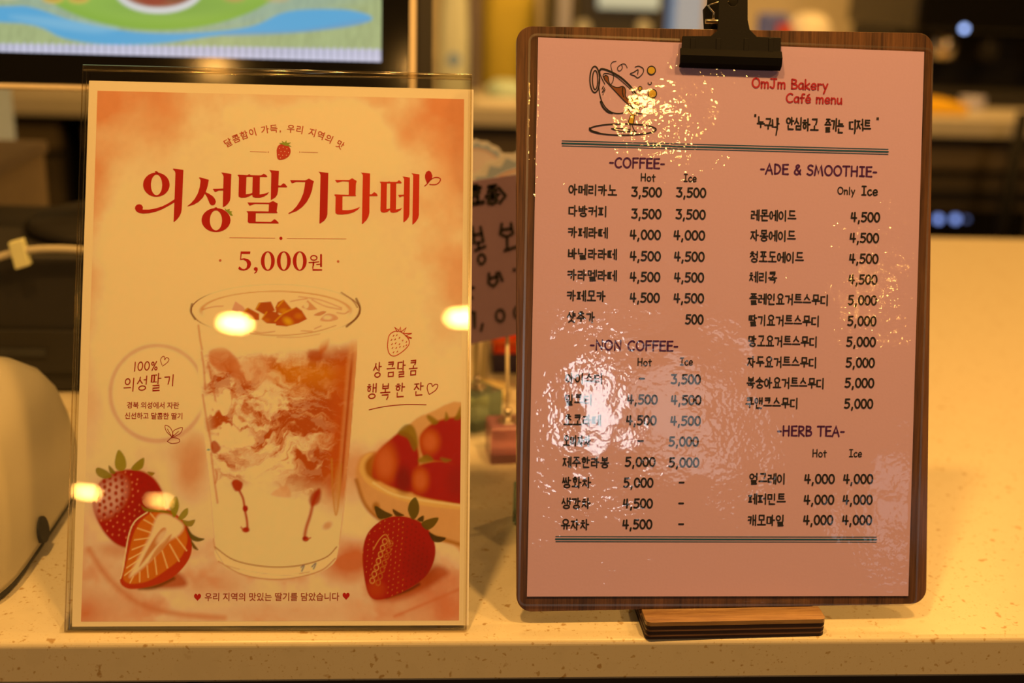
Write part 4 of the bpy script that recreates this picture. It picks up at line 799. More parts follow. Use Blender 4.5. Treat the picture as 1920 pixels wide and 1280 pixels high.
for (ua, va, ub, vb) in ((1054, 268.5, 1665, 284.5), (1042, 1010, 1643, 1011)):
    mb = MB()
    for dv, wd in ((-4.8, 1.3), (0, 2.8), (4.6, 1.3)): prib(mb, [(ua, va + dv), (ub, vb + dv)], wd, sheet=MS, z=ZM)
    mb.build('rule_lines', M['green'], menu, local=True)
# cup drawing; drafting units of its own enlargement
CK = 1920 / 280
def cup(pts, wd, smooth=True, mb=None, z=ZM): prib(mb, pts, wd * 1.25, (1040, 100), CK, sheet=MS, z=z, smooth=smooth)
mb = MB()
def fillp(pts, z): crop_poly(mb, curve(pts, True, 3), 1040, 100, CK, sheet=MS, z=z)
fillp([(630, 310), (660, 290), (690, 310), (690, 350), (715, 400), (760, 430), (810, 445), (860, 425), (900, 440), (915, 480), (910, 540), (930, 580), (970, 585), (1010, 560), (1055, 570), (1075, 620), (1080, 690), (1070, 740), (1040, 730), (1030, 680), (960, 670), (880, 590), (780, 490), (700, 400)], ZM)
mb.build('cup_drawing', M['brown'], menu, local=True, label='brown coffee in the printed cup')
mb = MB(); fillp([(975, 800), (1025, 795), (1020, 850), (1005, 905), (955, 890), (960, 840)], ZM); fillp([(940, 715), (975, 760), (1010, 780), (1050, 790), (1020, 800), (965, 780)], ZM)
for cx, cy, r__ in ((1243, 220, 45), (1255, 518, 48), (1098, 452, 20)): crop_poly(mb, arc(cx, cy, r__, r__, 0, 340, 16), 1040, 100, CK, sheet=MS, z=ZM)
mb.build('cup_drawing', M['ochre'], menu, local=True, label='ochre clothes and droplets of the printed drawing')
mb = MB(); ZL = ZM + .00004
for pts, wd in (
    (arc(515, 335, 62, 168, 0, 360, 24), 1.9), (arc(520, 342, 34, 122, 0, 360, 22), 1.6), ([(580, 220), (600, 200), (650, 208), (740, 245), (850, 310), (960, 410), (1030, 500), (1065, 570), (1080, 620)], 2.6), ([(578, 222), (585, 270), (610, 330), (645, 395)], 1.2),
    ([(578, 310), (568, 400), (575, 500), (600, 600), (650, 690), (720, 750), (800, 772), (880, 765), (940, 745)], 1.5), ([(590, 620), (620, 690), (680, 750), (740, 768)], 2.4), ([(625, 300), (625, 270), (650, 258), (700, 262), (790, 300), (900, 390), (980, 470), (1020, 540)], 1.1),
    ([(640, 330), (632, 300), (655, 285), (685, 300), (692, 350), (715, 400), (770, 432), (820, 438), (870, 425), (900, 445), (912, 490), (908, 540), (930, 580), (975, 585), (1015, 555), (1060, 575), (1080, 630), (1082, 720)], 1.4), ([(640, 335), (720, 425), (800, 510), (880, 595), (950, 660), (1020, 700)], 1.2), ([(875, 440), (870, 500), (885, 560)], 1.6),
    ([(790, 100), (745, 112), (722, 150), (735, 220), (758, 290), (748, 360), (722, 400)], 1.0), ([(932, 185), (905, 140), (860, 140), (810, 180), (815, 220), (845, 222), (870, 185), (860, 145)], 1.0),
    (arc(1243, 220, 52, 55, 0, 360, 20), 1.4), (arc(1255, 518, 55, 56, 0, 360, 20), 1.4), (arc(1098, 452, 24, 26, 0, 360, 14), 1.2), (arc(1222, 382, 22, 18, -40, 200, 10), 1.2), ([(1035, 175), (1085, 165), (1140, 200), (1130, 260), (1070, 315), (1030, 290), (970, 265), (1020, 240), (1070, 210), (1065, 270)], 1.2),
    (arc(875, 978, 428, 72, 0, 360, 40), 1.9), ([(730, 968), (800, 962), (900, 970), (970, 980)], 1.2), ([(730, 968), (800, 990), (900, 1005), (1050, 1000)], 1.4), ([(970, 905), (970, 990), (940, 1002)], 1.2), ([(990, 905), (1010, 960), (1030, 998), (1052, 1000)], 1.2),
    ([(975, 798), (960, 840), (950, 890), (1005, 905), (1020, 850), (1028, 798)], 1.2), ([(910, 690), (935, 680), (980, 700), (1030, 700), (1025, 675), (985, 680)], 1.3), ([(910, 690), (920, 712), (945, 712), (970, 760), (1010, 785)], 1.2), ([(1050, 760), (1048, 790), (1020, 800)], 1.2),
    ([(1045, 740), (1080, 745), (1100, 700), (1140, 680), (1152, 710), (1140, 760), (1100, 775), (1050, 760)], 1.2), ([(1140, 650), (1142, 680)], 1.0), ([(625, 425), (610, 455)], 1.4), ([(640, 445), (612, 500)], 1.4), ([(648, 465), (630, 500)], 1.2), ([(625, 520), (618, 530)], 1.0)):
    cup(pts, wd, mb=mb, z=ZL)
crop_poly(mb, curve([(440, 960), (455, 990), (520, 1020), (620, 1038), (560, 1010), (480, 985), (450, 950)], True, 3), 1040, 100, CK, sheet=MS, z=ZL)
mb.build('cup_drawing', M['black'], menu, local=True, label='black outline drawing of a tipping coffee cup')

# ------------------------------------------------------------------ bulldog clip
clip = empty('bulldog_clip', MS.m, 'black T-shaped bulldog clip gripping the top of the menu and board', 'clip')
g = MS.g
def gl(*pts): return [g(*p) for p in pts]
cz0 = .0024
T_ = gl((1277, 70), (1330, 70), (1342, 60), (1344, 40), (1346, -40), (1350, -58), (1392, -58), (1399, -40), (1399, 40), (1403, 58), (1416, 71), (1461, 73), (1461, 108), (1275, 102))
hole = [ (lambda p: (p[0] + .0028 * math.cos(a), p[1] + .0028 * math.sin(a)))(g(1371, 5)) for a in np.linspace(0, 2 * math.pi, 17)[:-1]]
mb = MB().prism(T_[::-1], cz0, cz0 + .0010, [hole]); 
xl_, _ = g(1274, 100); xr_, _ = g(1461, 105); ytop = g(1275, 103)[1]; ybt = g(1273, 127)[1]
mb.build('front_plate', M['clipblack'], clip, local=True, bevel=.0004)
lip = MB(); L_ = [(xl_ - .0002, ytop + .002, cz0 + .0009), (xr_ + .0002, ytop + .002, cz0 + .0009)]
pr = [(0, .0026, cz0 + .0002), (0, .0030, cz0 + .0012), (0, -.0010, cz0 + .0030), (0, -.0050, cz0 + .0020), (0, -.0066, cz0 - .0004), (0, -.0070, .0010), (0, -.0060, .0008), (0, -.0048, cz0 + .0002)]
n = len(pr); lip.v = [(xl_ - .0003, ytop + p[1], p[2]) for p in pr] + [(xr_ + .0003, ytop + p[1] - .0000, p[2]) for p in pr]
for i in range(n): lip.f.append((i, n + i, n + (i + 1) % n, (i + 1) % n)); lip.sm.append(False)
lip.f += [tuple(range(n)), tuple(range(n, 2 * n))[::-1]]; lip.sm += [False, False]
lip.build('jaw', M['jawblack'], clip, local=True)
for u in (1296, 1344, 1396, 1442):
    cx_, cy_ = g(u, 88); MB().box(cx_ - .0013, cx_ + .0013, cy_ - .0035, cy_ + .004, cz0 + .001, cz0 + .0014).build('stamped_rib', M['clipblack'], clip, local=True, bevel=.0002)
# back half of the clip and the spring
back = MB().prism(gl((1328, 47), (1326, 10), (1334, 0), (1336, -30), (1330, -58), (1398, -58), (1398, 47)), -.0105, -.0094); back.build('back_plate', M['clipblack'], clip, local=True)
mb = MB(); a0 = g(1338, 45); a1 = g(1404, 45); mb.box(a0[0], a1[0], a0[1] - .004, a0[1] + .0015, -.0105, -.0056); mb.build('back_jaw', M['clipblack'], clip, local=True)
mb = MB(); q0, q1, q2, q3 = g(1333, 37), g(1341, 22), g(1330, 8), g(1345, 4)
mb.tube([(q0[0] + .002, q0[1] + .001, -.003), (q1[0], q1[1], -.0025), (q2[0], q2[1], -.003), (q3[0], q3[1], -.0015), (q3[0] + .006, q3[1] + .001, .001)], .0007, 8); mb.build('spring', M['steel'], clip, local=True)
mb = MB(); r0 = g(1325, 38); r1 = g(1336, 36); mb.tube([(r0[0], r0[1], -.0028), (r1[0] + .019, r1[1], -.0028)], .0013, 10); mb.build('pivot_pin', M['steel'], clip, local=True)

# ------------------------------------------------------------------ plywood block
X0, X1 = .1175, .2180; Yf = .5535; Yb = Yf + .042; H = .0106
block = empty('wooden_block', Matrix.Translation(((X0 + X1) / 2, (Yf + Yb) / 2, 0)) @ Matrix.Rotation(math.radians(1.5), 4, 'Z'), 'small plywood block with dark striped edge at the foot of the wooden board', 'block')
bm_ = MTX[block]
hw = (X1 - X0) / 2; hd = (Yb - Yf) / 2; lay = [.0017, .0014, .0017, .0014, .0018, .0026]; z = 0
sl0, sl1 = Yf + .0135 - (Yf + Yb) / 2, Yf + .0215 - (Yf + Yb) / 2
for i, h_ in enumerate(lay):
    ins = 0 if i % 2 == 0 else .00018; m_ = M['ply_dark'] if i % 2 == 0 else M['ply_light']
    if i == 5: m_ = M['ply_top']; ins = 0
    mb = MB(); za, zb = z, z + h_ - .00004; rr2 = .003
    if z < .0062: mb.prism(rrect(-hw + ins, hw - ins, -hd + ins, hd - ins, rr2, 5), za, zb)
    else:
        def piece(ylo, yhi, front):
            P = []
            if front:
                for a in range(180, 271, 15): P.append((-hw + ins + rr2 + rr2 * math.cos(math.radians(a)), ylo + rr2 + rr2 * math.sin(math.radians(a))))
                for a in range(270, 361, 15): P.append((hw - ins - rr2 + rr2 * math.cos(math.radians(a)), ylo + rr2 + rr2 * math.sin(math.radians(a))))
                P += [(hw - ins, yhi), (-hw + ins, yhi)]
            else:
                P = [(-hw + ins, ylo), (hw - ins, ylo)]
                for a in range(0, 91, 15): P.append((hw - ins - rr2 + rr2 * math.cos(math.radians(a)), yhi - rr2 + rr2 * math.sin(math.radians(a))))
                for a in range(90, 181, 15): P.append((-hw + ins + rr2 + rr2 * math.cos(math.radians(a)), yhi - rr2 + rr2 * math.sin(math.radians(a))))
            mb.prism(P, za, zb)
        piece(-hd + ins, sl0, True); piece(sl1, hd - ins, False)
    mb.build('ply_layer', m_, block, local=True, bevel=.0003 if i == 5 else 0, label='orange brown face ply on top' if i == 5 else None); z += h_

# ================================================================== ivory receipt printer (only its rounded flank shows)
DX, DY = -.335, .67
dev = empty('receipt_printer', Matrix.Translation((DX, DY, 0)), 'rounded ivory plastic counter device with a dark round button beside the poster', 'printer')
prof = [(.985, .006), (1.0, .012), (.985, .035), (.955, .054), (.905, .073), (.83, .086), (.72, .095), (.58, .1), (.4, .102), (.15, .1027)]
mb = MB().lathe(prof, (0, 0, 0), 64, sq=(6, .1035, .100)); mb.build('shell', M['whiteplastic'], dev, local=True)
MB().lathe([(.965, 0), (.985, .003), (.985, .008)], (0, 0, 0), 64, sq=(6, .1035, .100)).build('rubber_base', M['rubber'], dev, local=True)
bp_ = onplane(80, 992, Vector((-.2316, .6, .02)), Vector((1, 0, .15)).normalized()) - Vector((DX, DY, 0))
nrm = Vector((1, 0, .16)).normalized(); mb = MB().tube([tuple(bp_ - nrm * .006), tuple(bp_ + nrm * .0010)], .0080, 24); mb.build('round_button', M['rubber'], dev, local=True)
MB().box(-.06, .03, -.03, .0, .100, .1035).build('paper_slot', M['rubber'], dev, local=True)

# ================================================================== black till box, cable and clip, things at the left
till = empty('black_till_box', Matrix.Translation((-.34, 1.02, 0)), 'low matt black box under the monitor behind the poster', 'box')
MB().box(-.56, -.10, .925, 1.12, .002, .1165).build('body', M['blackmat'], till, bevel=.004)
MB().box(-.555, -.105, .921, .925, .02, .055).build('drawer_front', M['blackmat'], till, bevel=.001)
MB().box(-.35, -.31, .919, .921, .034, .04).build('slot', M['rubber'], till)
for x, y in ((-.54, .94), (-.12, .94), (-.54, 1.1), (-.12, 1.1)): MB().tube([(x, y, 0), (x, y, .003)], .008, 12).build('foot', M['rubber'], till)
cable = empty('white_cable', Matrix.Translation((-.3, .93, .12)), 'thick white cable running across the top front of black box', 'cable')
pts = [at(x, y, .915) for x, y in ((-120, 520), (-60, 500), (-20, 488), (20, 475), (60, 468), (100, 466), (150, 468), (220, 476), (320, 495))]
sm_ = curve([(p.x, p.z) for p in pts], False, 4); MB().tube([(x, .915, z) for x, z in sm_], .0029, 12).build('sheath', M['whiteplastic'], cable)
q = [at(*p, .9105) for p in ((14, 456), (40, 449), (55, 498), (28, 506))]; mb = MB(); mb.v = [tuple(v) for v in q] + [(v.x, v.y + .0085, v.z) for v in q]
mb.f = [(3, 2, 1, 0), (4, 5, 6, 7), (0, 1, 5, 4), (1, 2, 6, 5), (2, 3, 7, 6), (3, 0, 4, 7)]; mb.sm = [False] * 6
mb.build('cable_tie', mat('yellowed_tape', alb(214, 158, 62), rough=.6, noise=.06), cable, bevel=.001)
# monitor
MN = Matrix.Rotation(math.radians(.7), 3, 'Z') @ Vector((0, -math.cos(math.radians(13.8)), math.sin(math.radians(13.8))))
mo = Vector((-.02, .951, .2478)); mx_ = Vector((math.cos(math.radians(.7)), math.sin(math.radians(.7)), 0)); my_ = MN.cross(mx_)
mfm = Matrix.Translation(mo) @ Matrix((mx_, my_, MN)).transposed().to_4x4()
mon = empty('monitor', mfm, 'black point of sale monitor with bright picture on screen above the poster', 'monitor')
MINV = mfm.inverted()
def mg(u, v): p = MINV @ onplane(u, v, mo, MN); return p.x, p.y
bx1 = mg(768, 90)[0]; by0 = mg(60, 158)[1]; sx1, sy0a = mg(715, 113); sy0b = mg(0, 101)[1]; sy0 = (sy0a + sy0b) / 2
MB().box(-.47, bx1, by0, .30, -.022, 0).build('bezel', M['blackgloss'], mon, local=True, bevel=.001)
MB().box(bx1, mg(780, 90)[0], by0 - .003, .303, -.012, .0006).build('trim', M['gold'], mon, local=True, label='champagne coloured side trim')
MB().box(-.473, bx1, by0 - .0028, by0, -.012, .0006).build('trim', M['gold'], mon, local=True, label='champagne coloured bottom trim')
MB().box(mg(780, 90)[0], mg(780, 90)[0] + .013, by0 + .004, .300, -.028, -.012).build('back_shell', M['blackmat'], mon, local=True)
def paint_screen(X, Y):
    P = np.array(mo)[None] + np.outer(X, mx_) + np.outer(Y, my_) - np.array(CAM)[None]; zz = P @ np.array(CF); U = 960 + F * (P @ np.array(CR)) / zz; V = 640 - F * (P @ np.array(CU)) / zz
    p = Paint(U, V, (158, 172, 122)); n = fbm(U * 2.2, V * .6, 12, 21, 4); p.C *= (.82 + .4 * n)[:, None]
    p.ell(330, -150, 470, 210, (118, 166, 190), 20, .3)
    p.blob([(-200, 14), (0, 12), (60, 14), (140, 40), (250, 60), (360, 62), (470, 50), (540, 22), (640, 18), (694, 30), (680, 44), (560, 60), (420, 66), (300, 82), (200, 84), (120, 72), (40, 44), (-200, 40)], (88, 164, 208), 2.5, 1)
    p.blob([(430, 60), (560, 56), (690, 34), (660, 50), (540, 64), (430, 68)], (104, 150, 190), 3, .5); p.blob([(20, 30), (120, 36), (220, 50), (180, 62), (80, 48)], (150, 196, 214), 8, .4)
    p.ell(300, -95, 270, 152, (132, 172, 66), 2.5); p.ell(300, -95, 262, 138, (148, 184, 84), 14, .6); p.ell(330, 10, 120, 20, (96, 138, 66), 12, .35)
    p.ell(298, -20, 84, 46, (206, 206, 204), 2.2); p.ell(298, -26, 76, 40, (150, 88, 62), 3); p.ell(288, -8, 30, 18, (146, 60, 46), 5, .8); p.ell(330, -10, 26, 12, (96, 70, 50), 5, .7)
    for x in (100, 148): p.ell(x, -2, 20, 9, (206, 178, 84), 3); p.ell(x, -7, 17, 8, (160, 120, 60), 4, .7)
    p.ell(440, -4, 20, 8, (190, 150, 90), 4, .8); p.ell(520, -2, 22, 7, (196, 170, 110), 4, .6); p.ell(16, -14, 30, 14, (206, 196, 150), 4, .8)
    top = 80 + (U / 715) * 11; pk = 3.4 * np.abs(((U / 13.2) % 1) - .5) * 2; fm = sst(-1.2, 1.2, V - top - pk); p.mix(fm, (196, 196, 218)); p.mix(fm * sst(.35, .85, np.cos(2 * np.pi * U / 13.2)) * .6, (116, 122, 140))
    p.mix(sst(3, 5, V - top - 11) * .25, (214, 214, 236)); return p.C
screen_m = mat('lit_screen', (0, 0, 0), rough=.2, attr='print', estr=1.0); screen_m.node_tree.links.remove([l for l in screen_m.node_tree.links if l.to_socket.name == 'Base Color'][0]); screen_m.node_tree.nodes['Principled BSDF'].inputs['Base Color'].default_value = (.01, .01, .01, 1)
colour_grid('screen', -.455, sx1, sy0, .285, 320, 190, .0008, paint_screen, screen_m, mon, unlit=True)
nk = MB(); nk.tube([(-.255, 1.05, .125), (-.252, 1.045, .2), (-.250, 1.02, .27), (-.25, .985, .33)], [.022, .018, .018, .02], 14); nk.build('neck', M['blackmat'], mon)
MB().lathe([(.085, .1170), (.088, .121), (.08, .127), (.03, .132), (.022, .14)], (-.265, 1.035, 0), 32).build('stand_base', M['blackmat'], mon)
# cardboard box, orange tray and grey card box further along the counter at the left
bx = empty('cardboard_box', Matrix.Translation((-.56, 1.3, 0)), 'brown cardboard box behind the white cable', 'box')
MB().box(-.72, -.44, 1.16, 1.36, .0, .135).build('body', mat('brown_card', alb(120, 76, 28), rough=.8, noise=.08), bx); MB().box(-.723, -.437, 1.155, 1.365, .128, .140).build('lid', mat('brown_card_lid', alb(104, 66, 26), rough=.8, noise=.08), bx)
tr = MB(); tr.prism(rrect(-.66, -.475, 1.17, 1.30, .02, 5), .141, .150); tag(tr.build('orange_tray', mat('orange_tray', alb(236, 136, 14), rough=.5, noise=.05)), 'flat orange tray lying on the brown cardboard box', 'tray')
gb = empty('grey_carton', Matrix.Translation((-.6, 1.5, 0)), 'grey carton standing behind the orange tray', 'carton'); MB().box(-.70, -.535, 1.44, 1.55, 0, .205).build('body', mat('grey_card', alb(160, 134, 112), rough=.7, noise=.06), gb); MB().box(-.702, -.533, 1.438, 1.552, .188, .207).build('lid', mat('grey_card_lid', alb(176, 146, 118), rough=.7, noise=.06), gb)

# ================================================================== things standing between the two sheets
def glass(name, c, rough=.12):
    return mat(name, c, rough=rough, trans=.7, ior=1.45, noise=.08, nscale=60)
teal = glass('teal_glass', (.46, .66, .62)); rose = glass('rose_glass', (.72, .34, .48))
def card_stand(c, size, m, label, rod_to, rotz, cap=True):
    e = empty('card_stand', Matrix.Translation(c) @ Matrix.Rotation(rotz, 4, 'Z'), label, 'card holder', 'glass cube card holders'); h = size / 2
    MB().box(-h, h, -h, h, 0, size).build('cube_base', m, e, local=True, bevel=.0015)
    MB().tube([(0, 0, size - .0005), (0, 0, size + .0015)], .0075, 20).build('washer', M['steel'], e, local=True); MB().tube([(0, 0, size), (0, 0, size + .010)], .0028, 12).build('socket', M['steel'], e, local=True)
    inv = MTX[e].inverted(); q = inv @ Vector(rod_to); MB().tube([(0, 0, size), tuple(q)], .0013, 8).build('rod', M['gold'], e, local=True); MB().box(q.x - .006, q.x + .006, q.y - .003, q.y + .003, q.z - .004, q.z + .006).build('spring_clip', M['steel'], e, local=True); return e
pc = ground(938, 858); pc.z = 0
card_stand((.0565, .800, 0), .028, rose, 'rose pink glass cube holder with leaning rod under the mauve sign', at(951, 600, .806), .12)
card_stand((.036, .865, 0), .030, teal, 'teal glass cube holder behind the rose pink cube', at(905, 600, .868), .7)
card_stand((.0745, .688, 0), .030, teal, 'teal glass cube holder peeping out behind the wooden board', Vector((.082, .69, .15)), .62)
# mauve handwritten sign
sn_y = .800; cr = [at(790, 354, sn_y), at(1120, 304.5, sn_y), at(1120, 595, sn_y), at(790, 665, sn_y)]
sign = empty('price_sign', Matrix.Translation((cr[2] + cr[3]) / 2), 'mauve card with black handwritten Korean letters between poster and wooden board', 'sign')
mb = MB(); mb.v = [tuple(v) for v in cr] + [(v.x, v.y + .0012, v.z) for v in cr]; mb.f = [(3, 2, 1, 0), (4, 5, 6, 7), (0, 1, 5, 4), (1, 2, 6, 5), (2, 3, 7, 6), (3, 0, 4, 7)]; mb.sm = [False] * 6
mb.build('card', mat('mauve_card', alb(150, 88, 58, .62), rough=.7, noise=.03, nscale=200), sign)
mb = MB(); flat = []
def sw(pts, wd, smooth=False):
    P = curve(pts, False, 4) if smooth else pts; Q = [at(*p, sn_y - .0006) for p in P]; b0 = len(mb.v); tmp = MB(); ribbon(tmp, [(q.x, q.z) for q in Q], wd * .000366, 0)
    mb.add([(v[0], sn_y - .0006, v[1]) for v in tmp.v], [f for f in tmp.f])
def sch(ch, x0, y0, w_, h_, wd, tilt=-.18):
    for q in glyph(ch)[0]: sw([(x0 + p[0] * w_, y0 + p[1] * h_ + tilt * p[0] * w_) for p in q], wd)
sch('효', 872, 352, 36, 36, 7); sch('종', 910, 350, 26, 34, 6); sw([(935, 351), (948, 366), (937, 380)], 5); sw([(868, 365), (856, 382), (870, 392)], 5)
for q in ([(886, 425), (889, 455), (906, 452), (901, 425)], [(888, 440), (904, 437)], [(897, 455), (898, 466)], [(891, 469), (910, 461)]): sw(q, 5)
sw(arc(903, 485, 7, 9, 0, 360, 14), 4.5)
for q in ([(941, 419), (938, 438), (950, 443), (962, 437), (958, 418)], [(942, 430), (958, 428)], [(951, 447), (951, 466)], [(946, 469), (972, 461)]): sw(q, 5)
for q in ([(917, 512), (916, 530), (925, 536), (933, 528), (931, 511)], [(920, 521), (931, 518)], [(936, 510), (942, 525)]): sw(q, 5)
for x, y in ((887, 539), (884, 558), (965, 505), (850, 470), (820, 560)): sw([(x - 1, y), (x + 1, y)], 6)
sw([(883, 585), (889, 584), (890, 613)], 5); sw([(905, 607), (902, 619)], 5); sw(arc(938, 591, 8, 11, 0, 360, 14), 4.5); sw(arc(972, 585, 8, 11, 0, 360, 14), 4.5); sw(arc(1004, 580, 8, 11, 0, 360, 14), 4.5)
mb.build('handwriting', M['black'], sign)
# scalloped paper discs behind the sign
def scallop(name, cu_, cv_, r_px, Y, label, n, lean=0):
    c = at(cu_, cv_, Y); s = Y / 2200 * 1.02; R = r_px * s
    e = empty(name, Matrix.Translation(c) @ Matrix.Rotation(math.radians(90 - lean), 4, 'X'), label, 'card', 'scalloped round cards')
    out = []; zig = []
    for k in range(n * 4):
        a = 2 * math.pi * k / (n * 4); out.append((R * (1 + .02 * math.cos(a * n)) * math.cos(a), R * (1 + .02 * math.cos(a * n)) * math.sin(a)))
    for k in range(n * 2):
        a = 2 * math.pi * k / (n * 2) + .1; q = R * (.955 if k % 2 else .87); zig.append((q * math.cos(a), q * math.sin(a)))
    MB().prism(out, -.0012, 0).build('cream_edge', mat('cream_card', alb(214, 158, 88, .75), rough=.7, noise=.03), e, local=True)
    MB().prism(zig, 0, .0004).build('zigzag_ring', mat('grey_print', alb(150, 122, 76, .8), rough=.7, noise=.05, nscale=200), e, local=True)
    MB().prism(arc(0, 0, R * .80, R * .80, 0, 354, 60), .0004, .0008).build('centre_disc', mat('cream_disc', alb(214, 150, 84, .75), rough=.7, noise=.03), e, local=True)
    q = arc(0, 0, R * .775, R * .775, 0, 360, 60); t_ = MB(); ribbon(t_, q, R * .02, .0010); t_.build('ring_line', mat('tan_line', alb(180, 98, 44), rough=.7), e, local=True)
    # wooden pick that carries the card down to the counter
    MB().box(-.002, .002, -(c.z), -R * .5, -.0036, -.0012).build('pick', M['gold'], e, local=True)
scallop('scalloped_card', 992, 428, 146, .90, 'larger cream and grey scalloped round card just behind the mauve sign', 26)
scallop('scalloped_card', 890, 334, 70, .93, 'smaller cream and grey scalloped round card peeping over the larger one', 20)
# red tin with navy base, white tube, wooden coaster, black tube
tin = empty('red_tin', Matrix.Translation((.09, 1.03, 0)), 'red tin box with navy base behind the card holders', 'tin'); a, b = at(922, 700, .99), at(1060, 700, .99)
MB().box(a.x, b.x, .985, 1.06, 0, .018).build('base', mat('navy', (.06, .05, .16), rough=.5, noise=.1), tin, bevel=.001); MB().box(a.x, b.x, .985, 1.06, .018, .085).build('body', mat('red_lacquer', alb(214, 46, 4, 1.3), rough=.3, noise=.06), tin, bevel=.002); MB().box(a.x - .001, b.x + .001, .983, 1.062, .028, .032).build('band', mat('orange_band', alb(236, 70, 10, 1.2), rough=.4, noise=.05), tin)
c = ground(893, 742); MB().lathe([(.009, 0), (.0105, .003), (.0105, .07), (.008, .078), (.008, .09)], (c.x, c.y + .03, 0), 20).build('t', M['whiteplastic']).name = 'white_bottle'; o = bpy.data.objects['white_bottle']; tag(o, 'slim white bottle standing behind the poster edge', 'bottle')
c = ground(874, 742); o = MB().lathe([(.010, 0), (.012, .003), (.012, .09), (.009, .098), (.009, .11)], (c.x, c.y + .045, 0), 20).build('black_bottle', M['blackmat']); tag(o, 'slim black bottle beside the slim white bottle', 'bottle')
c = ground(903, 758); o = MB().lathe([(.020, 0), (.021, .002), (.021, .006), (.02, .008)], (c.x + .004, c.y + .02, 0), 28).build('wooden_coaster', mat('gold_wood', alb(206, 140, 50), rough=.5, noise=.1, nscale=30)); tag(o, 'round golden wooden coaster behind the teal glass cube', 'coaster')

# ================================================================== back bar
WB = 3.02
bw = MB().box(-3.4, 5.5, WB, 4.48, -.048, 0); tag(bw.build('back_worktop', mat('pale_worktop', (.62, .6, .56), rough=.35, noise=.04, nscale=30), bevel=.004), 'pale worktop along the back wall behind the service aisle', 'worktop')
dk = mat('dark_front', (.09, .075, .055), rough=.5, noise=.15, nscale=6); mid = mat('bronze_front', (.16, .13, .09), rough=.45, noise=.1, nscale=4)
def unit(x0, x1, label, two=False, shelf=False):
    e = empty('under_counter_unit', Matrix.Translation(((x0 + x1) / 2, 3.6, -BASE)), label, 'cabinet', 'units under the back worktop')
    MB().box(x0, x1, 3.12, 4.45, -.87, -.05).build('carcass', M['blackmat'], e); MB().box(x0, x1, 3.16, 4.4, -BASE, -.87).build('plinth', M['blackmat'], e)
    MB().box(x0 + .006, x1 - .006, 3.085, 3.12, -.145, -.075).build('top_rail', mid, e, bevel=.003)
    k = (x0 + .01, (x0 + x1) / 2 - .004), ((x0 + x1) / 2 + .004, x1 - .01)
    for a, b in (k if two else ((x0 + .01, x1 - .01),)):
        d = MB().box(a, b, 3.09, 3.12, -.85, -.165).build('door', dk, e, bevel=.004); MB().box(a + .05, b - .05, 3.065, 3.085, -.215, -.20).build('handle', M['blackmat'], d)
    return e
unit(-3.2, -1.95, 'under counter fridge at the end of the back bar', True); unit(-1.9, -.95, 'dark under counter unit beneath the monitor side of the back bar'); unit(-.9, .35, 'dark under counter unit in the gap behind the scalloped cards', True); unit(.4, 1.2, 'dark under counter unit hidden mostly by the wooden board')
ov = unit(1.25, 2.75, 'bronze dark under counter oven beyond the bright end of the counter', False)
MB().box(1.30, 1.62, 3.055, 3.09, -.47, -.25).build('control_panel', M['blackgloss'], ov, bevel=.004)
for u in (1760, 1792, 1813):
    p = at(u, 411, 3.05); MB().tube([(p.x, 3.056, p.z), (p.x, 3.048, p.z)], .010 if u < 1800 else .005, 16).build('indicator', mat('blue_indicator', (.1, .12, .2), rough=.3, emis=(.22, .34, .85), estr=1.6 if u < 1800 else .5), ov)
lg = MB(); a, b = at(1905, 300, 2.9), at(1872, 452, 2.9); lg.tube([(a.x, 2.9, a.z + .12), (b.x, 2.9, b.z - .25)], .016, 12); e = lg.build('leaning_pole', M['clipblack']); tag(e, 'dark slanting pole in front of the bronze oven', 'pole')
unit(2.8, 4.4, 'dark under counter unit beyond the leaning pole', True)
cf = mat('cool_light_panel', (.5, .55, .6), rough=.4, noise=.05, nscale=4)
# --- things on the back worktop
Yk = 3.45
def bpos(u, v, Y=Yk): return at(u, v, Y)
def lbox(name, u0, u1, v0, v1, Y, depth, m, label, cat, bevel=.01, parts=None, to_top=True):
    a, b = at(u0, v1, Y), at(u1, v0, Y); z0 = 0 if to_top else a.z
    e = empty(name, Matrix.Translation(((a.x + b.x) / 2, Y, z0)), label, cat); MB().box(a.x, b.x, Y, Y + depth, z0, b.z).build('body', m, e, bevel=bevel); return e, a.x, b.x, z0, b.z
# white coffee bag with dark seal
def bag(name, u0, u1, vtop, Y, m, label, cat, dep=.10, seal=None):
    a = at(u0, vtop, Y); b = at(u1, vtop, Y); zc = a.z; cx = (a.x + b.x) / 2; w_ = (b.x - a.x) / 2
    e = empty(name, Matrix.Translation((cx, Y + dep / 2, 0)), label, cat)
    MB().lathe([(.9, 0), (1.0, .01), (1.0, zc * .55), (.92, zc * .75), (.8, zc * .9), (.74, zc)], (cx, Y + dep / 2, 0), 28, sq=(3.4, w_, dep / 2)).build('pouch', m, e)
    MB().box(cx - w_ * .76, cx + w_ * .76, Y + dep / 2 - .006, Y + dep / 2 + .006, zc - .004, zc + .02).build('folded_top', m, e)
    if seal: q = at(*seal, Y); MB().tube([(q.x, Y + .003, q.z), (q.x, Y - .004, q.z)], .018, 20).build('round_label', mat('grey_blue_label', alb(128, 120, 108), rough=.6, noise=.05), e)
    return e
bag('coffee_bag', 822, 882, -30, 3.3, mat('kraft_white', alb(224, 190, 130), rough=.6, noise=.06, nscale=10), 'pale coffee bag with small dark round label on back worktop', 'bag', seal=(851, 112))
bag('foil_pouch', 880, 905, -60, 3.42, mat('brown_foil', alb(128, 84, 44), rough=.4, noise=.1, nscale=10), 'narrow brown foil pouch between pale bag and yellow bag', 'pouch')
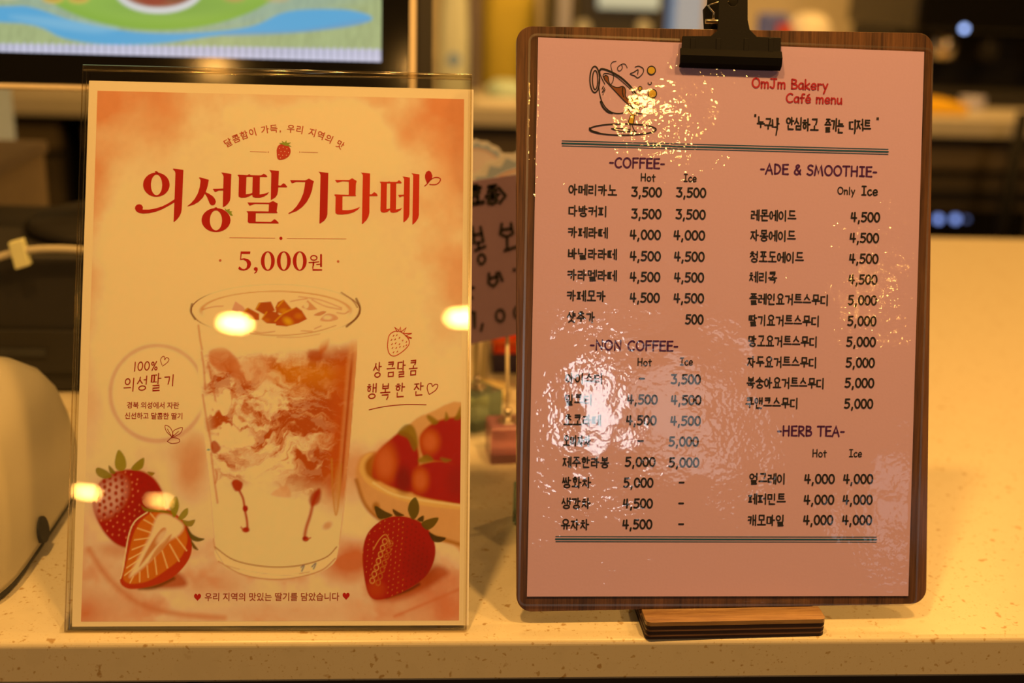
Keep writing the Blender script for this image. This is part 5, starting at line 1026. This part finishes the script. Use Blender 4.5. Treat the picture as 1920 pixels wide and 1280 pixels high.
bag('yellow_bag', 905, 1016, -60, 3.55, mat('yellow_cloth', alb(216, 146, 26), rough=.7, noise=.06, nscale=6), 'wide mustard yellow bag on the back worktop', 'bag', dep=.2)
e, *_ = lbox('steel_canister', 890, 925, -40, 60, 3.85, .1, M['steel'], 'pale steel canister behind the brown foil pouch', 'canister')
o = MB().lathe([(.045, 0), (.05, .01), (.05, .03), (.03, .045)], (at(948, 140, 3.25).x, 3.27, 0), 24).build('pale_bowl', mat('pale_ceramic', alb(206, 196, 176), rough=.3, noise=.03)); tag(o, 'small pale ceramic bowl before the mustard yellow bag', 'bowl')
o = MB().box(at(895, 170, 3.1).x, at(975, 170, 3.1).x, 3.08, 3.2, 0, .004).build('lit_worktop_sheet', mat('lit_worktop_white', alb(240, 214, 186), rough=.8, noise=.03)); tag(o, 'flat pale sheet painted as the lit patch by the worktop edge', 'paper')  # added pale sheet, its colour stands in for brighter light on the worktop
e, *_ = lbox('grinder', 1026, 1042, -60, 60, 3.40, .12, M['blackmat'], 'black grinder body beside the mustard yellow bag', 'grinder'); 
e, *_ = lbox('pink_jar', 1043, 1074, -60, 60, 3.5, .07, mat('dusty_pink', alb(186, 140, 110), rough=.5, noise=.05, nscale=10), 'tall dusty pink container beside black grinder', 'container')
e, xa_, xb_, z0_, z1_ = lbox('display_fridge', 1080, 1262, -120, 60, 3.55, .4, mat('dark_appliance', (.05, .05, .05), rough=.4, noise=.1, nscale=6), 'dark appliance with pale lit interior strip on the back worktop', 'appliance')
MB().box(xa_ + .06, xb_ - .03, 3.53, 3.55, at(1100, 14, 3.53).z, at(1100, -60, 3.53).z).build('lit_strip', mat('pale_teal_strip', (.4, .5, .45), rough=.4, emis=(.22, .30, .27), estr=.9), e)
q = at(1092, 46, 3.54); 
for u in (1096, 1210): p = at(u, 52, 3.5); MB().tube([(p.x, 3.55, p.z), (p.x, 3.52, p.z)], .022, 16).build('knob', cf, e)
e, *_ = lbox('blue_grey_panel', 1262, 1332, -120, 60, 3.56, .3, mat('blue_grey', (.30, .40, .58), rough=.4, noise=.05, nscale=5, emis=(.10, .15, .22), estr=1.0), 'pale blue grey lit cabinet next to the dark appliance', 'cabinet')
e, *_ = lbox('snack_packet', 1424, 1482, 26, 70, 3.4, .05, mat('mixed_print', alb(96, 80, 84), rough=.5, noise=.4, nscale=25), 'small brown and red snack packet beside a lit dome', 'packet'); a = at(1466, 52, 3.39); MB().box(a.x - .012, a.x + .03, 3.385, 3.4, a.z - .03, a.z + .01).build('red_label', mat('red_label', alb(206, 60, 20), rough=.5, noise=.1), e)
p = at(1530, 24, 3.45); q = p.z; o = MB().lathe([(.06, 0), (.062, .01), (.062, q * .5), (.070, q * .52), (.070, q * .74), (.062, q * .88), (.04, q * .97), (.008, q)], (p.x, 3.5, 0), 28).build('cream_canister', mat('cream_dome', alb(255, 216, 140), rough=.25, noise=.02)); tag(o, 'glossy cream domed canister bright under a lamp', 'canister')
# espresso machine
a, b = at(1694, 140, 3.4), at(2120, -150, 3.4); em = empty('espresso_machine', Matrix.Translation(((a.x + b.x) / 2, 3.6, 0)), 'large black espresso machine with blue light at the end of back bar', 'espresso machine')
MB().box(a.x + .02, b.x, 3.55, 3.95, .02, .50).build('body', M['blackmat'], em, bevel=.015); MB().box(a.x, b.x, 3.35, 3.95, .20, .50).build('hood', M['blackgloss'], em, bevel=.015); MB().box(a.x + .02, b.x, 3.3, 3.6, .0, .045).build('drip_tray', M['blackmat'], em, bevel=.006)
for u in (1770, 1850, 1960): p = at(u, 60, 3.45); MB().lathe([(.025, .12), (.035, .13), (.035, .165), (.03, .20)], (p.x, 3.43, 0), 20).build('brew_group', M['steel'] if u != 1850 else M['blackmat'], em)
p = at(1810, 54, 3.34); MB().tube([(p.x, 3.352, p.z), (p.x, 3.343, p.z)], .008, 12).build('indicator', mat('blue_lamp', (.1, .12, .2), rough=.3, emis=(.32, .46, .9), estr=4.0), em)
p = at(1827, 124, 3.3); o = MB().lathe([(.03, 0), (.034, .005), (.036, .03), (.034, .033)], (p.x, 3.28, .0), 24).build('milk_cup', mat('tan_ceramic', alb(190, 140, 96), rough=.3, noise=.03)); tag(o, 'small tan cup standing before black espresso machine', 'cup'); o.location.z += .0
a, b = ground(1745, 200), ground(1812, 192); o = MB().box(.0 + at(1700, 180, 3.13).x, at(1812, 180, 3.13).x, 3.1, 3.3, 0, .028).build('yellow_cloth', mat('mustard_cloth', alb(226, 132, 6), rough=.85, noise=.08, nscale=20, bump=.002), bevel=.008); tag(o, 'folded mustard yellow cloth on pale worktop near the espresso machine', 'cloth')
# ceiling fittings
ltm = mat('white_trim', (.8, .8, .78), rough=.5, noise=.02)
for i, (lx, ly, lw, lr) in enumerate(LAMPS):
    t_ = MB(); t_.prism(arc(0, 0, lr + .018, lr + .018, 0, 345, 24), -.010, 0, [arc(0, 0, lr + .002, lr + .002, 0, 345, 24)]); o = t_.build('ceiling_downlight', ltm, xf=Matrix.Translation((lx, ly, CEIL))); tag(o, 'round white recessed ceiling downlight', 'ceiling light', 'ceiling downlights')
